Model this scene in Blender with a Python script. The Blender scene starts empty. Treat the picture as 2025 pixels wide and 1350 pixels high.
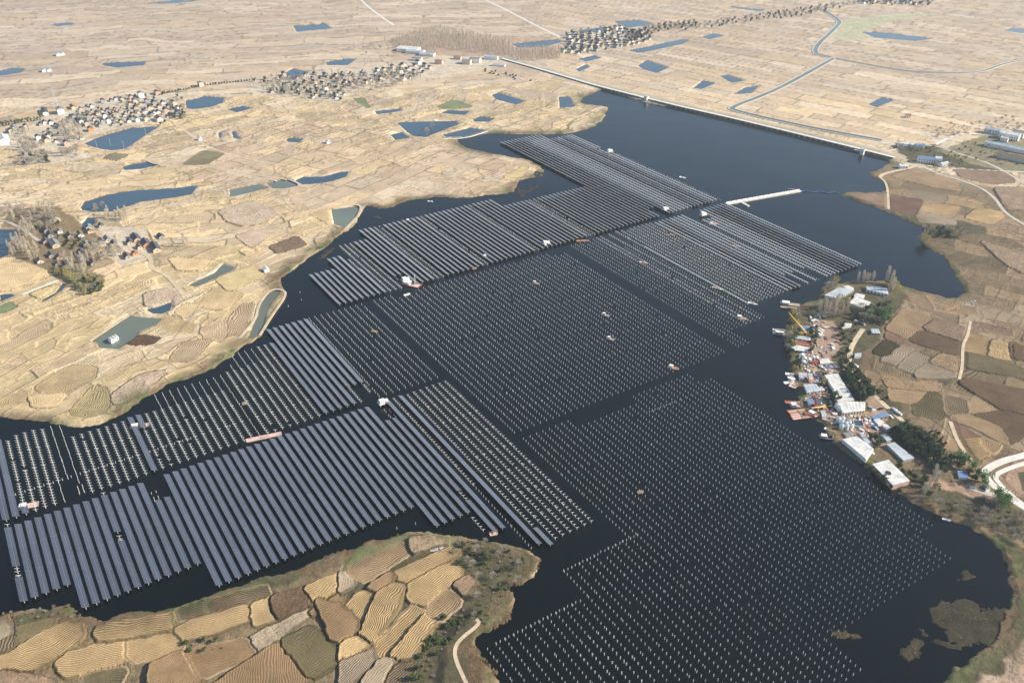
import bpy, bmesh, math, random
import numpy as np
from mathutils import Vector, Matrix
R = math.radians
random.seed(7); RNG = np.random.default_rng(7)
sc = bpy.context.scene

# ------------------------------------------------------------------ camera
FPX, PITCH, ROLL, CAMH = 1724.3, 0.53876, 0.01177, 400.0
_fw = np.array([0, math.cos(PITCH), -math.sin(PITCH)])
_r0 = np.array([1.0, 0, 0]); _u0 = np.array([0, math.sin(PITCH), math.cos(PITCH)])
_rt = math.cos(ROLL)*_r0 + math.sin(ROLL)*_u0
_up = -math.sin(ROLL)*_r0 + math.cos(ROLL)*_u0
cd = bpy.data.cameras.new('camera'); cam = bpy.data.objects.new('camera', cd)
sc.collection.objects.link(cam); sc.camera = cam
cd.sensor_width = 36; cd.lens = FPX/2025*36; cd.clip_start = 1; cd.clip_end = 40000
_m = Matrix.Identity(4)
for i in range(3):
    _m[i][0] = _rt[i]; _m[i][1] = _up[i]; _m[i][2] = -_fw[i]
_m[2][3] = CAMH
cam.matrix_world = _m

# ------------------------------------------------------------------ light
SUN_EL, SUN_AZ = R(31), R(0)          # azimuth measured from +X towards +Y
sd = Vector((math.cos(SUN_EL)*math.cos(SUN_AZ), math.cos(SUN_EL)*math.sin(SUN_AZ), math.sin(SUN_EL)))
w = bpy.data.worlds.new('World'); sc.world = w; w.use_nodes = True
nt = w.node_tree; bg = nt.nodes['Background']
sky = nt.nodes.new('ShaderNodeTexSky'); sky.sky_type = 'NISHITA'; sky.sun_disc = False
sky.sun_elevation = SUN_EL; sky.sun_rotation = R(90)
sky.air_density = 1.1; sky.dust_density = 1.0; sky.ozone_density = 3.5; sky.altitude = 100
nt.links.new(sky.outputs[0], bg.inputs[0]); bg.inputs[1].default_value = 0.105
ld = bpy.data.lights.new('sun', 'SUN'); ld.energy = 5.0; ld.angle = R(0.53); ld.color = (1.0, 0.89, 0.72)
so = bpy.data.objects.new('sun', ld); sc.collection.objects.link(so)
so.rotation_euler = sd.to_track_quat('Z', 'Y').to_euler()
sc.view_settings.view_transform = 'Standard'; sc.view_settings.look = 'None'
sc.view_settings.gamma = 1; sc.view_settings.exposure = 0.71

# ------------------------------------------------------------------ helpers
C = sc.collection
def G(px, py, z=0.0):
    d = _fw + _rt*((px-1012.5)/FPX) - _up*((py-675)/FPX)
    k = (z-CAMH)/d[2]
    return (d[0]*k, d[1]*k)
def Z(pts, ox=0, oy=0, s=1.0):        # zoomed-picture pixels to photograph pixels
    return [(ox+x/s, oy+y/s) for x, y in pts]
def GP(pts, z=0.0):
    return np.array([G(x, y, z) for x, y in pts])
def tag(o, label=None, cat=None, group=None, kind=None):
    if label: o['label'] = label
    if cat: o['category'] = cat
    if group: o['group'] = group
    if kind: o['kind'] = kind
    return o
def empty(name, loc=(0, 0, 0), rz=0.0):
    o = bpy.data.objects.new(name, None); C.objects.link(o)
    o.empty_display_size = 1; o.location = loc; o.rotation_euler = (0, 0, rz); return o
def obj(name, me, parent=None, loc=None, rot=None):
    o = bpy.data.objects.new(name, me); C.objects.link(o)
    if parent is not None: o.parent = parent
    if loc is not None: o.location = loc
    if rot is not None: o.rotation_euler = rot
    return o
def ordinal(n):
    suf = 'th' if 10 <= n % 100 <= 20 else {1: 'st', 2: 'nd', 3: 'rd'}.get(n % 10, 'th')
    return f'{n}{suf}'

class MB:
    """collects boxes, prisms, tubes and quads; build() gives one mesh"""
    def __init__(s): s.v = []; s.f = []; s.mi = []; s.m = 0
    def add(s, vs, fs):
        b = len(s.v); s.v += [tuple(p) for p in vs]; s.f += [tuple(b+i for i in f) for f in fs]
        s.mi += [s.m]*len(fs)
    def box(s, x0, x1, y0, y1, z0, z1, M=None):
        vs = [(x, y, z) for z in (z0, z1) for y in (y0, y1) for x in (x0, x1)]
        if M is not None: vs = [M @ Vector(p) for p in vs]
        s.add(vs, [(0, 2, 3, 1), (4, 5, 7, 6), (0, 1, 5, 4), (2, 6, 7, 3), (0, 4, 6, 2), (1, 3, 7, 5)])
    def tube(s, a, b, r0, r1=None, n=8, cap=True):
        r1 = r0 if r1 is None else r1
        a, b = Vector(a), Vector(b); d = (b-a).normalized()
        t = Vector((1, 0, 0)) if abs(d.x) < .9 else Vector((0, 1, 0))
        u = d.cross(t).normalized(); v = d.cross(u)
        vs = []
        for c, r in ((a, r0), (b, r1)):
            for k in range(n):
                an = 2*math.pi*k/n; vs.append(c+(u*math.cos(an)+v*math.sin(an))*r)
        fs = [(k, (k+1) % n, n+(k+1) % n, n+k) for k in range(n)]
        if cap: fs += [tuple(range(n-1, -1, -1)), tuple(range(n, 2*n))]
        s.add(vs, fs)
    def prism(s, pts, z0, z1):
        n = len(pts)
        vs = [(x, y, z0) for x, y in pts]+[(x, y, z1) for x, y in pts]
        s.add(vs, [tuple(range(n-1, -1, -1)), tuple(range(n, 2*n))]+[(k, (k+1) % n, n+(k+1) % n, n+k) for k in range(n)])
    def mesh(s, name, mats, smooth=False):
        me = bpy.data.meshes.new(name); me.from_pydata(s.v, [], s.f)
        for m in (mats if isinstance(mats, (list, tuple)) else [mats]): me.materials.append(m)
        if any(s.mi): me.polygons.foreach_set('material_index', s.mi)
        if smooth: me.polygons.foreach_set('use_smooth', [True]*len(me.polygons))
        me.update(); return me
    def build(s, name, mats, parent=None, loc=None, rot=None, smooth=False):
        return obj(name, s.mesh(name, mats, smooth), parent, loc, rot)

# ------------------------------------------------------------------ materials
def mat(name, col, rough=0.8, metal=0.0, spec=0.5, noise=0.0, nscale=1.0, bump=0.0, ior=1.5, stripes=None):
    m = bpy.data.materials.new(name); m.use_nodes = True
    t = m.node_tree; b = t.nodes['Principled BSDF']
    b.inputs['Base Color'].default_value = (*col, 1); b.inputs['Roughness'].default_value = rough
    b.inputs['Metallic'].default_value = metal; b.inputs['Specular IOR Level'].default_value = spec
    b.inputs['IOR'].default_value = ior
    L = t.links.new
    tc = t.nodes.new('ShaderNodeTexCoord')
    last = None
    if noise > 0:
        n = t.nodes.new('ShaderNodeTexNoise'); n.inputs['Scale'].default_value = nscale
        n.inputs['Detail'].default_value = 5; n.inputs['Roughness'].default_value = .65
        L(tc.outputs['Object'], n.inputs['Vector'])
        mr = t.nodes.new('ShaderNodeMapRange'); mr.inputs[1].default_value = .3; mr.inputs[2].default_value = .7
        mr.inputs[3].default_value = 1-noise; mr.inputs[4].default_value = 1+noise
        L(n.outputs[0], mr.inputs[0])
        mx = t.nodes.new('ShaderNodeVectorMath'); mx.operation = 'SCALE'
        mx.inputs[0].default_value = col; L(mr.outputs[0], mx.inputs['Scale'])
        L(mx.outputs[0], b.inputs['Base Color'])
        if bump > 0:
            bp = t.nodes.new('ShaderNodeBump'); bp.inputs['Distance'].default_value = bump
            L(n.outputs[0], bp.inputs['Height']); L(bp.outputs[0], b.inputs['Normal'])
    if stripes:                      # ribs of a corrugated sheet along local x
        per, dep = stripes
        sx = t.nodes.new('ShaderNodeSeparateXYZ'); L(tc.outputs['Object'], sx.inputs[0])
        ml = t.nodes.new('ShaderNodeMath'); ml.operation = 'MULTIPLY'; ml.inputs[1].default_value = 2*math.pi/per
        L(sx.outputs[0], ml.inputs[0])
        sn = t.nodes.new('ShaderNodeMath'); sn.operation = 'SINE'; L(ml.outputs[0], sn.inputs[0])
        bp = t.nodes.new('ShaderNodeBump'); bp.inputs['Distance'].default_value = dep
        L(sn.outputs[0], bp.inputs['Height']); L(bp.outputs[0], b.inputs['Normal'])
    return m
M = {}
M['concrete'] = mat('concrete', (.62, .60, .54), .85, noise=.15, nscale=.2)
M['road'] = mat('road', (.46, .42, .35), .9, noise=.15, nscale=.1)
M['dirt_road'] = mat('dirt_road', (.52, .42, .29), .95, noise=.2, nscale=.15)
M['white'] = mat('white_paint', (.80, .80, .78), .5, noise=.05, nscale=.5)
M['pile'] = mat('white_pile', (.68, .67, .62), .6, noise=.08, nscale=2)
M['galv'] = mat('galvanised_steel', (.60, .62, .62), .45, metal=.25)
M['dark'] = mat('dark_opening', (.03, .03, .035), .5)

# water: a murky body whose surface mirrors the sky and is roughened by small waves
def water_mat(name, col, rough, wave, scale=1.0):
    m = bpy.data.materials.new(name); m.use_nodes = True
    t = m.node_tree; b = t.nodes['Principled BSDF']; L = t.links.new
    b.inputs['Roughness'].default_value = rough; b.inputs['IOR'].default_value = 1.33
    tc = t.nodes.new('ShaderNodeTexCoord')
    n0 = t.nodes.new('ShaderNodeTexNoise'); n0.inputs['Scale'].default_value = .006; n0.inputs['Detail'].default_value = 3
    L(tc.outputs['Object'], n0.inputs['Vector'])
    mr = t.nodes.new('ShaderNodeMapRange'); mr.inputs[1].default_value = .35; mr.inputs[2].default_value = .65
    mr.inputs[3].default_value = .8; mr.inputs[4].default_value = 1.2; L(n0.outputs[0], mr.inputs[0])
    mx = t.nodes.new('ShaderNodeVectorMath'); mx.operation = 'SCALE'; mx.inputs[0].default_value = col
    L(mr.outputs[0], mx.inputs['Scale']); L(mx.outputs[0], b.inputs['Base Color'])
    n1 = t.nodes.new('ShaderNodeTexNoise'); n1.inputs['Scale'].default_value = .9*scale; n1.inputs['Detail'].default_value = 4
    mp = t.nodes.new('ShaderNodeMapping'); mp.inputs['Scale'].default_value = (1, 2.2, 1); mp.inputs['Rotation'].default_value = (0, 0, .5)
    L(tc.outputs['Object'], mp.inputs[0]); L(mp.outputs[0], n1.inputs['Vector'])
    bp = t.nodes.new('ShaderNodeBump'); bp.inputs['Distance'].default_value = wave; bp.inputs['Strength'].default_value = 1
    n4 = t.nodes.new('ShaderNodeTexNoise'); n4.inputs['Scale'].default_value = .012; n4.inputs['Detail'].default_value = 4; mp4 = t.nodes.new('ShaderNodeMapping'); mp4.inputs['Scale'].default_value = (1, 3.5, 1); mp4.inputs['Rotation'].default_value = (0, 0, .4)
    L(tc.outputs['Object'], mp4.inputs[0]); L(mp4.outputs[0], n4.inputs['Vector']); m4 = t.nodes.new('ShaderNodeMapRange'); m4.inputs[1].default_value = .35; m4.inputs[2].default_value = .65; m4.inputs[3].default_value = wave*.3; m4.inputs[4].default_value = wave*2.2; L(n4.outputs[0], m4.inputs[0]); L(m4.outputs[0], bp.inputs['Distance'])
    L(n1.outputs[0], bp.inputs['Height']); L(bp.outputs[0], b.inputs['Normal'])
    return m
M['lake'] = water_mat('lake_water', (.0010, .0021, .0004), .09, .06)
M['pond'] = water_mat('pond_water', (.045, .080, .110), .06, .02)
M['murk'] = water_mat('green_pond_water', (.13, .15, .12), .15, .02)

# ------------------------------------------------------------------ traced outlines (photograph pixels)
LAKE = [(-700,1300),(-60,1222),(0,1212),(20,1208),(50,1205),(100,1200),(140,1200),(147,1210),(173,1220),(200,1225),(233,1218),(277,1208),
 (333,1205),(353,1197),(410,1180),(443,1167),(490,1157),(533,1137),(573,1130),(617,1108),(663,1098),(725,1070),(778,1060),(825,1053),
 (862,1055),(922,1058),(952,1068),(975,1073),(1025,1082),(1042,1090),(1065,1100),(1067,1120),(1048,1147),(1008,1158),(1015,1183),
 (1012,1207),(992,1230),(965,1247),(945,1260),(938,1283),(952,1310),(975,1330),(985,1352),(1010,1430),(1100,1700),(1700,1700),(1800,1450),
 (1865,1352),(1883,1327),(1910,1303),(1937,1294),(1957,1277),(1975,1240),(1983,1210),(1995,1190),(2000,1173),(2000,1140),(1988,1113),(1972,1080),(1965,1067),
 (1943,1057),(1917,1043),(1867,1022),(1830,1006),(1800,992),(1763,967),(1730,932),(1700,918),(1670,890),(1633,862),(1637,845),(1613,830),
 (1597,823),(1577,803),(1580,772),(1563,750),(1566,727),(1560,697),(1553,677),(1550,660),(1566,637),(1577,607),(1597,597),(1617,590),
 (1627,573),(1650,560),(1683,556),(1733,556),(1767,557),(1787,568),(1817,575),(1850,583),(1873,592),(1897,586),(1908,575),(1897,555),
 (1880,533),(1870,510),(1850,497),(1823,483),(1817,473),(1827,458),(1817,447),(1783,432),(1733,411),(1683,394),(1658,384),(1683,380),
 (1717,382),(1752,381),(1752,367),(1733,353),(1713,343),(1733,337),(1750,330),(1763,318),(1700,301),(1650,287),(1567,267),(1483,247),(1417,231),
 (1350,216),(1275,204),(1208,181),(1188,177),(1155,193),(1145,200),(1155,207),(1198,210),(1203,217),(1185,247),(1148,260),(1108,266),
 (1042,266),(1008,266),(965,263),(915,272),(900,277),(915,290),(952,300),(1002,310),(1045,315),(1078,335),(1070,350),(1030,355),(1024,364),
 (1010,383),(980,384),(961,387),(924,392),(873,389),(828,393),(799,399),(784,404),(773,410),(754,414),(736,408),(721,405),(719,414),
 (710,429),(704,444),(684,456),(663,472),(647,487),(617,505),(587,527),(573,540),(549,553),(566,573),(563,590),(540,623),(520,650),
 (510,670),(467,693),(443,713),(417,733),(383,742),(333,760),(293,780),(260,800),(250,817),(213,833),(167,847),(133,843),(117,835),
 (67,832),(17,825),(0,824),(-150,840),(-700,880)]
ISLETS = [Z([(400,500),(600,490),(680,560),(560,620),(420,600)],980,260,6.75), Z([(300,760),(430,790),(570,700),(560,740),(420,830),(340,870),(290,830)],980,260,6.75),
 Z([(870,1030),(920,1025),(990,1050),(1060,1080),(1030,1095),(920,1090),(880,1070)],1350,900,3),
 Z([(1300,1180),(1370,1080),(1430,1110),(1400,1180),(1340,1225)],1350,900,3),
 Z([(1475,910),(1520,880),(1610,848),(1740,870),(1770,925),(1830,930),(1900,915),(1930,960),(1900,1080),(1830,1130),(1740,1110),(1650,1155),(1600,1150),(1560,1070),(1500,980)],1350,900,3),
 Z([(1400,1020),(1440,1025),(1450,1065),(1415,1075)],1350,900,3),Z([(1500,1080),(1610,1140),(1590,1155),(1490,1100)],1350,900,3),
 Z([(1630,740),(1690,690),(1730,720),(1670,770)],1350,900,3), Z([(830,1220),(905,1215),(900,1232),(850,1235)],675,900,3),
 Z([(250,330),(380,280),(500,200),(560,100),(400,150),(300,250)],600,480,9.5), Z([(640,290),(720,270),(690,380),(640,370)],680,380,6.75)[:0] or Z([(420,330),(480,320),(490,350),(440,360)],680,380,6.75)]
PONDS = [  # (outline, material, label)
 (Z([(540,670),(700,560),(760,520),(820,530),(960,540),(920,580),(820,620),(810,645),(700,720),(590,710),(580,690)],0,450,3),'murk','grey green fish pond with the white hut floating on it'),
 (Z([(865,485),(920,475),(1015,445),(1010,490),(960,512),(900,508)],0,450,3),'pond','dark blue pond below the pink scrub'),
 (Z([(1115,345),(1200,300),(1270,270),(1325,215),(1385,235),(1370,255),(1290,295),(1160,352)],0,450,3),'murk','narrow green pond in the tan fields'),
 (Z([(1600,370),(1665,372),(1600,460),(1545,620),(1500,655),(1470,655),(1500,590),(1530,470)],0,450,3),'murk','narrow channel inside the banked spit by the lake'),
 (Z([(0,400),(60,392),(95,402),(40,425),(0,440)],0,450,3),'pond','small pond cut by the left frame edge under the village'),
 (Z([(240,437),(330,385),(370,330),(395,335),(360,375),(250,442)],0,450,3),'pond','L shaped ditch pond beside the white bund'),
 (Z([(-200,280),(0,290),(100,290),(205,315),(190,370),(90,430),(80,560),(0,600),(-200,640)],0,400,5.4),'pond','deep blue pond at the left frame edge beside bare trees'),
 (Z([(860,1300),(900,1240),(1150,1160),(1400,1120),(1900,1090),(2060,1065),(2110,1070),(2040,1160),(1890,1188),(1500,1240),(1200,1340),(1000,1348),(880,1325)],0,170,5.4),'pond','long blue pond with reed tufts'),
 (Z([(900,615),(1050,550),(1400,450),(1700,432),(1560,520),(1340,670),(1200,690),(1060,670),(950,640)],0,170,5.4),'pond','blue village pond beside the housing'),
 (Z([(1300,872),(1380,845),(1570,815),(1690,850),(1500,890),(1330,900)],0,170,5.4),'pond','small almond shaped pond'),
 (Z([(90,160),(200,140),(290,110),(500,130),(480,185),(350,230),(180,252),(100,240)],350,170,5.4),'pond','blue pond east of the large village'),
 (Z([(540,250),(700,215),(810,235),(640,285)],350,170,5.4),'pond','small pale rectangular pond'),
 (Z([(1260,1010),(1350,970),(1560,970),(1750,920),(1830,915),(1800,970),(1660,1020),(1500,1045),(1340,1055)],350,170,5.4),'pond','blue curved pond right of the walled pools'),
 (Z([(560,1110),(870,1050),(970,1095),(560,1190)],350,170,5.4),'murk','walled shallow pool with pale floor'),
 (Z([(960,1045),(1150,992),(1320,1062),(1130,1102),(1015,1095)],350,170,5.4),'murk','walled yellow green pool'),
 ([(655,415),(710,407),(706,425),(680,450),(660,443)],'murk','grey pond inside the white bund by the lake'),
 (Z([(440,500),(470,495),(470,560),(450,560)],350,170,5.4),'pond','short ditch west of the stubble'),
 (Z([(585,490),(625,485),(640,540),(700,560),(650,570),(600,550)],350,170,5.4),'pond','hooked ditch beside furrowed stubble'),
 (Z([(1160,570),(1230,555),(1340,570),(1300,605),(1190,600)],350,170,5.4),'pond','small blue pool in brown scrub'),
 (Z([(330,728),(500,722),(680,718),(700,738),(560,790),(500,815),(430,808),(390,785)],675,0,3),'pond','wide blue pond behind the lone bare tree'),
 (Z([(600,800),(760,760),(860,772),(730,812),(620,815)],675,0,3),'pond','dark pond with a white walled rim'),
 (Z([(890,565),(930,552),(1090,600),(1035,622),(920,592)],675,0,3),'pond','blue rectangular pond in brown plots'),
 (Z([(1290,575),(1350,572),(1385,635),(1295,642)],675,0,3),'pond','pale square pond near the headland'),
 (Z([(780,712),(820,692),(910,705),(870,725),(790,722)],675,0,3),'pond','small pond on the shore of the headland'),
 (Z([(590,672),(630,655),(760,660),(730,685)],675,0,3),'pond','small flat pond on the tan headland'),
 (Z([(200,660),(350,645),(350,662),(210,680)],675,0,3),'pond','narrow pond west of the headland'),
 (Z([(290,800),(360,785),(400,820),(320,832)],675,0,3),'pond','little pond joined to the wide pond'),
 (Z([(1010,262),(1280,235),(1305,250),(1200,280),(1050,285)],675,0,3),'pond','long pond beside the distant village'),
 (Z([(1400,182),(1560,162),(1550,195),(1420,197)],675,0,3),'pond','pale pond behind the distant village'),
 (Z([(1620,130),(1760,118),(1850,145),(1700,167)],675,0,3),'pond','pale pond at the far end of the distant village'),
 (Z([(1700,300),(1830,275),(2025,235),(2060,240),(2025,262),(1850,300),(1760,315)],675,0,3),'pond','wide pale paddy pond right of the distant village'),
 (Z([(1760,390),(1810,360),(1940,400),(1870,435),(1790,412)],675,0,3),'pond','flooded paddy beyond the dam road'),
 (Z([(1390,412),(1450,385),(1470,400),(1410,426)],675,0,3),'pond','tiny flooded plot near the dam road'),
 (Z([(1400,352),(1500,330),(1545,345),(1450,367)],675,0,3),'pond','flooded plot before the distant village'),
 (Z([(-60,440),(60,405),(150,408),(120,432),(0,452),(-60,460)],0,0,3),'pond','blue pond at the upper left frame edge'),
 (Z([(600,378),(700,370),(865,368),(850,390),(700,402),(620,392)],0,0,3),'pond','long thin pond in the upper left fields'),
 (Z([(1740,158),(1930,142),(1965,172),(1760,190)],0,0,3),'pond','blue rectangular pond in the upper left plain'),
 (Z([(1680,440),(1740,407),(1830,430),(1760,463),(1695,460)],0,0,3),'pond','grey pond behind the roadside village'),
 (Z([(1930,372),(2050,350),(2110,352),(2060,388),(1945,388)],0,0,3),'pond','blue pond above the roadside village'),
 (Z([(860,22),(1050,2),(1200,4),(1000,25)],0,0,3),'pond','faint pond at the top of the plain'),
 (Z([(280,150),(390,135),(450,145),(350,157)],0,0,3),'pond','faint pond in the far left plain'),
 (Z([(1060,192),(1200,195),(1490,230),(1380,245),(1140,226)],1350,0,3),'pond','long pale pond in the far right plain'),
 (Z([(280,38),(490,60),(460,70),(290,47)],1350,0,3),'pond','faint pond beside the tree lined canal'),
 (Z([(110,222),(180,200),(245,212),(160,235)],1350,0,3),'pond','flooded plot under the tree lined canal'),
 (Z([(220,452),(260,445),(365,480),(290,492)],1350,0,3),'pond','flooded plot left of the canal'),
 (Z([(60,525),(120,478),(195,495),(110,530)],1350,0,3),'pond','flooded plot behind the dam'),
 (Z([(300,560),(370,520),(455,510),(400,555)],1350,0,3),'pond','flooded plot beside the canal bend'),
 (Z([(1100,620),(1180,578),(1250,596),(1150,637)],1350,0,3),'pond','flooded paddy right of the canal'),
 (Z([(1900,182),(1960,165),(2060,182),(2060,205)],1350,0,3),'pond','faint pond at the right frame edge'),
 (Z([(1730,1190),(1650,1195),(1600,1225),(1680,1262),(1760,1230)],0,0,3)[:0] or Z([(880,230),(930,165),(1000,165),(1030,215),(980,250),(870,270)],0,400,5.4),'pond','curved pond above the lower left village')]
DAM = Z([(950,345),(1150,400),(1350,458),(1500,503),(1800,578),(2025,633)],675,0,3)+Z([(250,688),(650,783),(1040,878),(1260,933)],1350,0,3)
CANALS = [(Z([(895,345),(600,510),(450,575),(285,635),(300,655),(700,745),(1000,800),(1180,832)],1350,0,3), 9.0, 'lined canal from the junction to the foot of the dam'),
 (Z([(870,338),(750,308),(925,150),(930,120),(825,55)],1350,0,3), 9.0, 'lined canal zigzagging up to the far plain'),
 (Z([(905,345),(1100,383),(1350,425),(1600,432),(1780,427),(1900,375),(2060,350)],1350,0,3), 6.0, 'lined canal running to the right frame edge')]
ROADS = [(Z([(800,970),(825,995),(700,1090),(670,1150),(680,1220),(740,1345),(760,1400)],675,900,3), 2.2, 'dirt_road', 'field_path', ''),
 (DAM, 6.5, 'concrete', 'dam_road', 'pale dam crest road'),
 (Z([(-60,770),(0,755),(250,705),(450,662),(620,630),(900,590),(1000,570),(1200,528),(1480,490),(1700,470),(2025,445)],0,0,3)+Z([(200,412),(440,385),(700,372),(930,355),(950,345)],675,0,3), 8, 'road', 'village_road', ''),
 (Z([(830,-12),(1000,70),(1150,150),(1300,222)],675,0,3), 7, 'concrete', 'plain_road', ''),
 (Z([(100,-15),(180,60),(310,150)],675,0,3), 6, 'concrete', 'plain_road', ''),
 (Z([(1030,735),(1100,775),(1170,830),(1250,880),(1330,905),(1480,950),(1650,975),(1870,1000)],0,0,3), 3.5, 'dirt_road', 'field_path', ''),
 (Z([(780,930),(860,945),(930,980),(1250,985),(1400,1020),(1700,1065)],0,0,3), 3, 'dirt_road', 'field_path', ''),
 (Z([(1240,1115),(1500,1070),(1570,1050),(1640,1075)],0,0,3), 2.4, 'road', 'pond_bund_path', ''),
 (Z([(1310,1100),(1500,1100),(1340,1170)],0,0,3)[:0] or Z([(500,1110),(530,1195),(640,1180),(1000,1100),(1130,1110),(1345,1062),(1180,990)],350,170,5.4), 2, 'road', 'pond_bund_path', ''),
 (Z([(1500,858),(1600,805),(1720,790),(1840,802)],1350,0,3), 5, 'concrete', 'estate_road', ''),
 (Z([(1180,832),(1350,858),(1500,862),(1620,905),(1700,930),(1850,980),(2060,1110)],1350,0,3), 4.5, 'road', 'estate_road', ''),
 (Z([(1600,1000),(1850,1012),(2060,1022)],1350,0,3), 3, 'concrete', 'estate_lane', ''),
 (Z([(1260,935),(1390,962),(1470,1018),(1750,1100),(1850,1170),(1890,1230),(1930,1275),(2060,1350)],1350,0,3), 4, 'road', 'estate_road', ''),
 (Z([(1390,985),(1280,1010),(1190,1030),(1170,1050)],1350,0,3), 5, 'dirt_road', 'shore_lane', ''),
 (Z([(1170,1050),(1215,1090),(1222,1240)],1350,0,3), 3, 'dirt_road', 'shore_lane', ''),
 (Z([(1070,600),(1000,700),(985,790),(1010,850),(1100,960),(1230,1080),(1370,1200)],1350,450,3), 4.2, 'dirt_road', 'yard_road', ''),
 (Z([(1010,850),(870,800)],1350,450,3), 7, 'dirt_road', 'yard_road', ''),
 (Z([(2160,-50),(2025,0),(1900,30),(1790,85),(1800,140),(1920,240),(2060,330)],1350,900,3), 5.5, 'concrete', 'flood_wall_road', ''),
 (Z([(2160,20),(2025,45),(1900,90),(1850,120),(1870,160),(1990,270),(2060,310)],1350,900,3), 3.5, 'concrete', 'flood_wall_lane', ''),
 (Z([(1700,190),(1900,250),(1990,262)],1350,900,3), 5, 'road', 'yard_road', ''),
 (Z([(240,980),(620,830)],0,400,5.4), 3, 'concrete', 'pond_bund_path', ''),
 (Z([(-40,185),(100,210),(250,290),(380,390),(430,415)],0,400,5.4), 4, 'road', 'hamlet_lane', ''),
 (Z([(1400,500),(1560,560),(1620,620),(1600,700),(1750,760),(1850,850),(1950,980)],0,400,5.4), 4, 'dirt_road', 'hamlet_lane', ''),
 ([(600,430),(612,422),(640,412),(680,405),(712,404),(715,415),(702,435),(680,455)], 3, 'dirt_road', 'pond_bund_path', ''),
 (Z([(530,672),(690,565),(760,520)],0,450,3), 3, 'dirt_road', 'pond_bund_path', ''),
 (Z([(1420,655),(1520,540),(1530,460),(1600,365),(1680,365),(1700,400),(1620,510),(1540,640)],0,450,3), 2.5, 'dirt_road', 'pond_bund_path', ''),
 (Z([(2025,1045),(1990,1100),(1800,1120)],0,0,3)[:0] or Z([(600,825),(740,820),(870,778)],675,0,3), 3, 'concrete', 'pond_bund_path', ''),
 (Z([(770,765),(700,710),(600,660),(500,595)],1725,750,4.48)[:0] or Z([(870,380),(850,500),(800,590),(800,780),(770,896)],1725,550,4.48), 2.5, 'dirt_road', 'field_path', ''),
 (Z([(690,370),(760,560),(880,730)],1725,750,4.48), 3, 'dirt_road', 'field_path', '')]

# ------------------------------------------------------------------ terrain
def vhash(i, j, s=0):
    h = (i.astype(np.int64)*374761393 + j.astype(np.int64)*668265263 + s*974634777) & 0xffffffff
    h = ((h ^ (h >> 13))*1274126177) & 0xffffffff
    return ((h ^ (h >> 16)) & 0xffff)/65535.0
def vnoise(x, y, s=0):
    i, j = np.floor(x), np.floor(y); fx, fy = x-i, y-j
    fx = fx*fx*(3-2*fx); fy = fy*fy*(3-2*fy)
    a = vhash(i, j, s); b = vhash(i+1, j, s); c = vhash(i, j+1, s); d = vhash(i+1, j+1, s)
    return (a*(1-fx)+b*fx)*(1-fy)+(c*(1-fx)+d*fx)*fy
def fbm(x, y, s=0, o=3):
    r = 0; a = .5; t = 0
    for k in range(o):
        r = r+a*vnoise(x*2**k, y*2**k, s+k); t += a; a *= .5
    return r/t
def segdist(X, Y, P, closed=True):
    n = len(P); d = np.full(X.shape, 1e9)
    for k in range(n if closed else n-1):
        a = P[k]; b = P[(k+1) % n]; e = b-a; L2 = max(e@e, 1e-9)
        t = np.clip(((X-a[0])*e[0]+(Y-a[1])*e[1])/L2, 0, 1)
        d = np.minimum(d, (X-a[0]-t*e[0])**2+(Y-a[1]-t*e[1])**2)
    return np.sqrt(d)
def inside(X, Y, P):
    r = np.zeros(X.shape, bool); n = len(P)
    for k in range(n):
        a = P[k]; b = P[(k+1) % n]
        if a[1] == b[1]: continue
        c = (a[1] > Y) != (b[1] > Y)
        r ^= c & (X < (b[0]-a[0])*(Y-a[1])/(b[1]-a[1])+a[0])
    return r
def near(X, Y, P, m):
    return np.nonzero((X > P[:, 0].min()-m) & (X < P[:, 0].max()+m) & (Y > P[:, 1].min()-m) & (Y < P[:, 1].max()+m))[0]
def smooth(P, closed=True, it=2):
    P = np.array(P, float)
    for _ in range(it):
        Q = []
        n = len(P)
        if not closed: Q.append(P[0])
        for k in range(n if closed else n-1):
            a, b = P[k], P[(k+1) % n]; Q += [a*.75+b*.25, a*.25+b*.75]
        if not closed: Q.append(P[-1])
        P = np.array(Q)
    return P

# polar sheet: fine where the land lies in the broad view ahead, coarse elsewhere
dep = np.concatenate([np.linspace(R(80), R(56), 14, endpoint=False), np.linspace(R(56), R(7.6), 1150), np.linspace(R(7.3), R(1.2), 60)])
rad = CAMH/np.tan(dep); rad = np.concatenate([[0.5], rad])
az = np.concatenate([np.linspace(R(53), R(127), 1450), np.linspace(R(127), R(413), 90)[1:-1]])
na, nr = len(az), len(rad)
A_, R_ = np.meshgrid(az, rad)
R_ = R_+150.0*np.clip(R_/200, 0, 1)
X = (R_*np.cos(A_)).ravel(); Y = (R_*np.sin(A_)).ravel()-150.0

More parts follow.
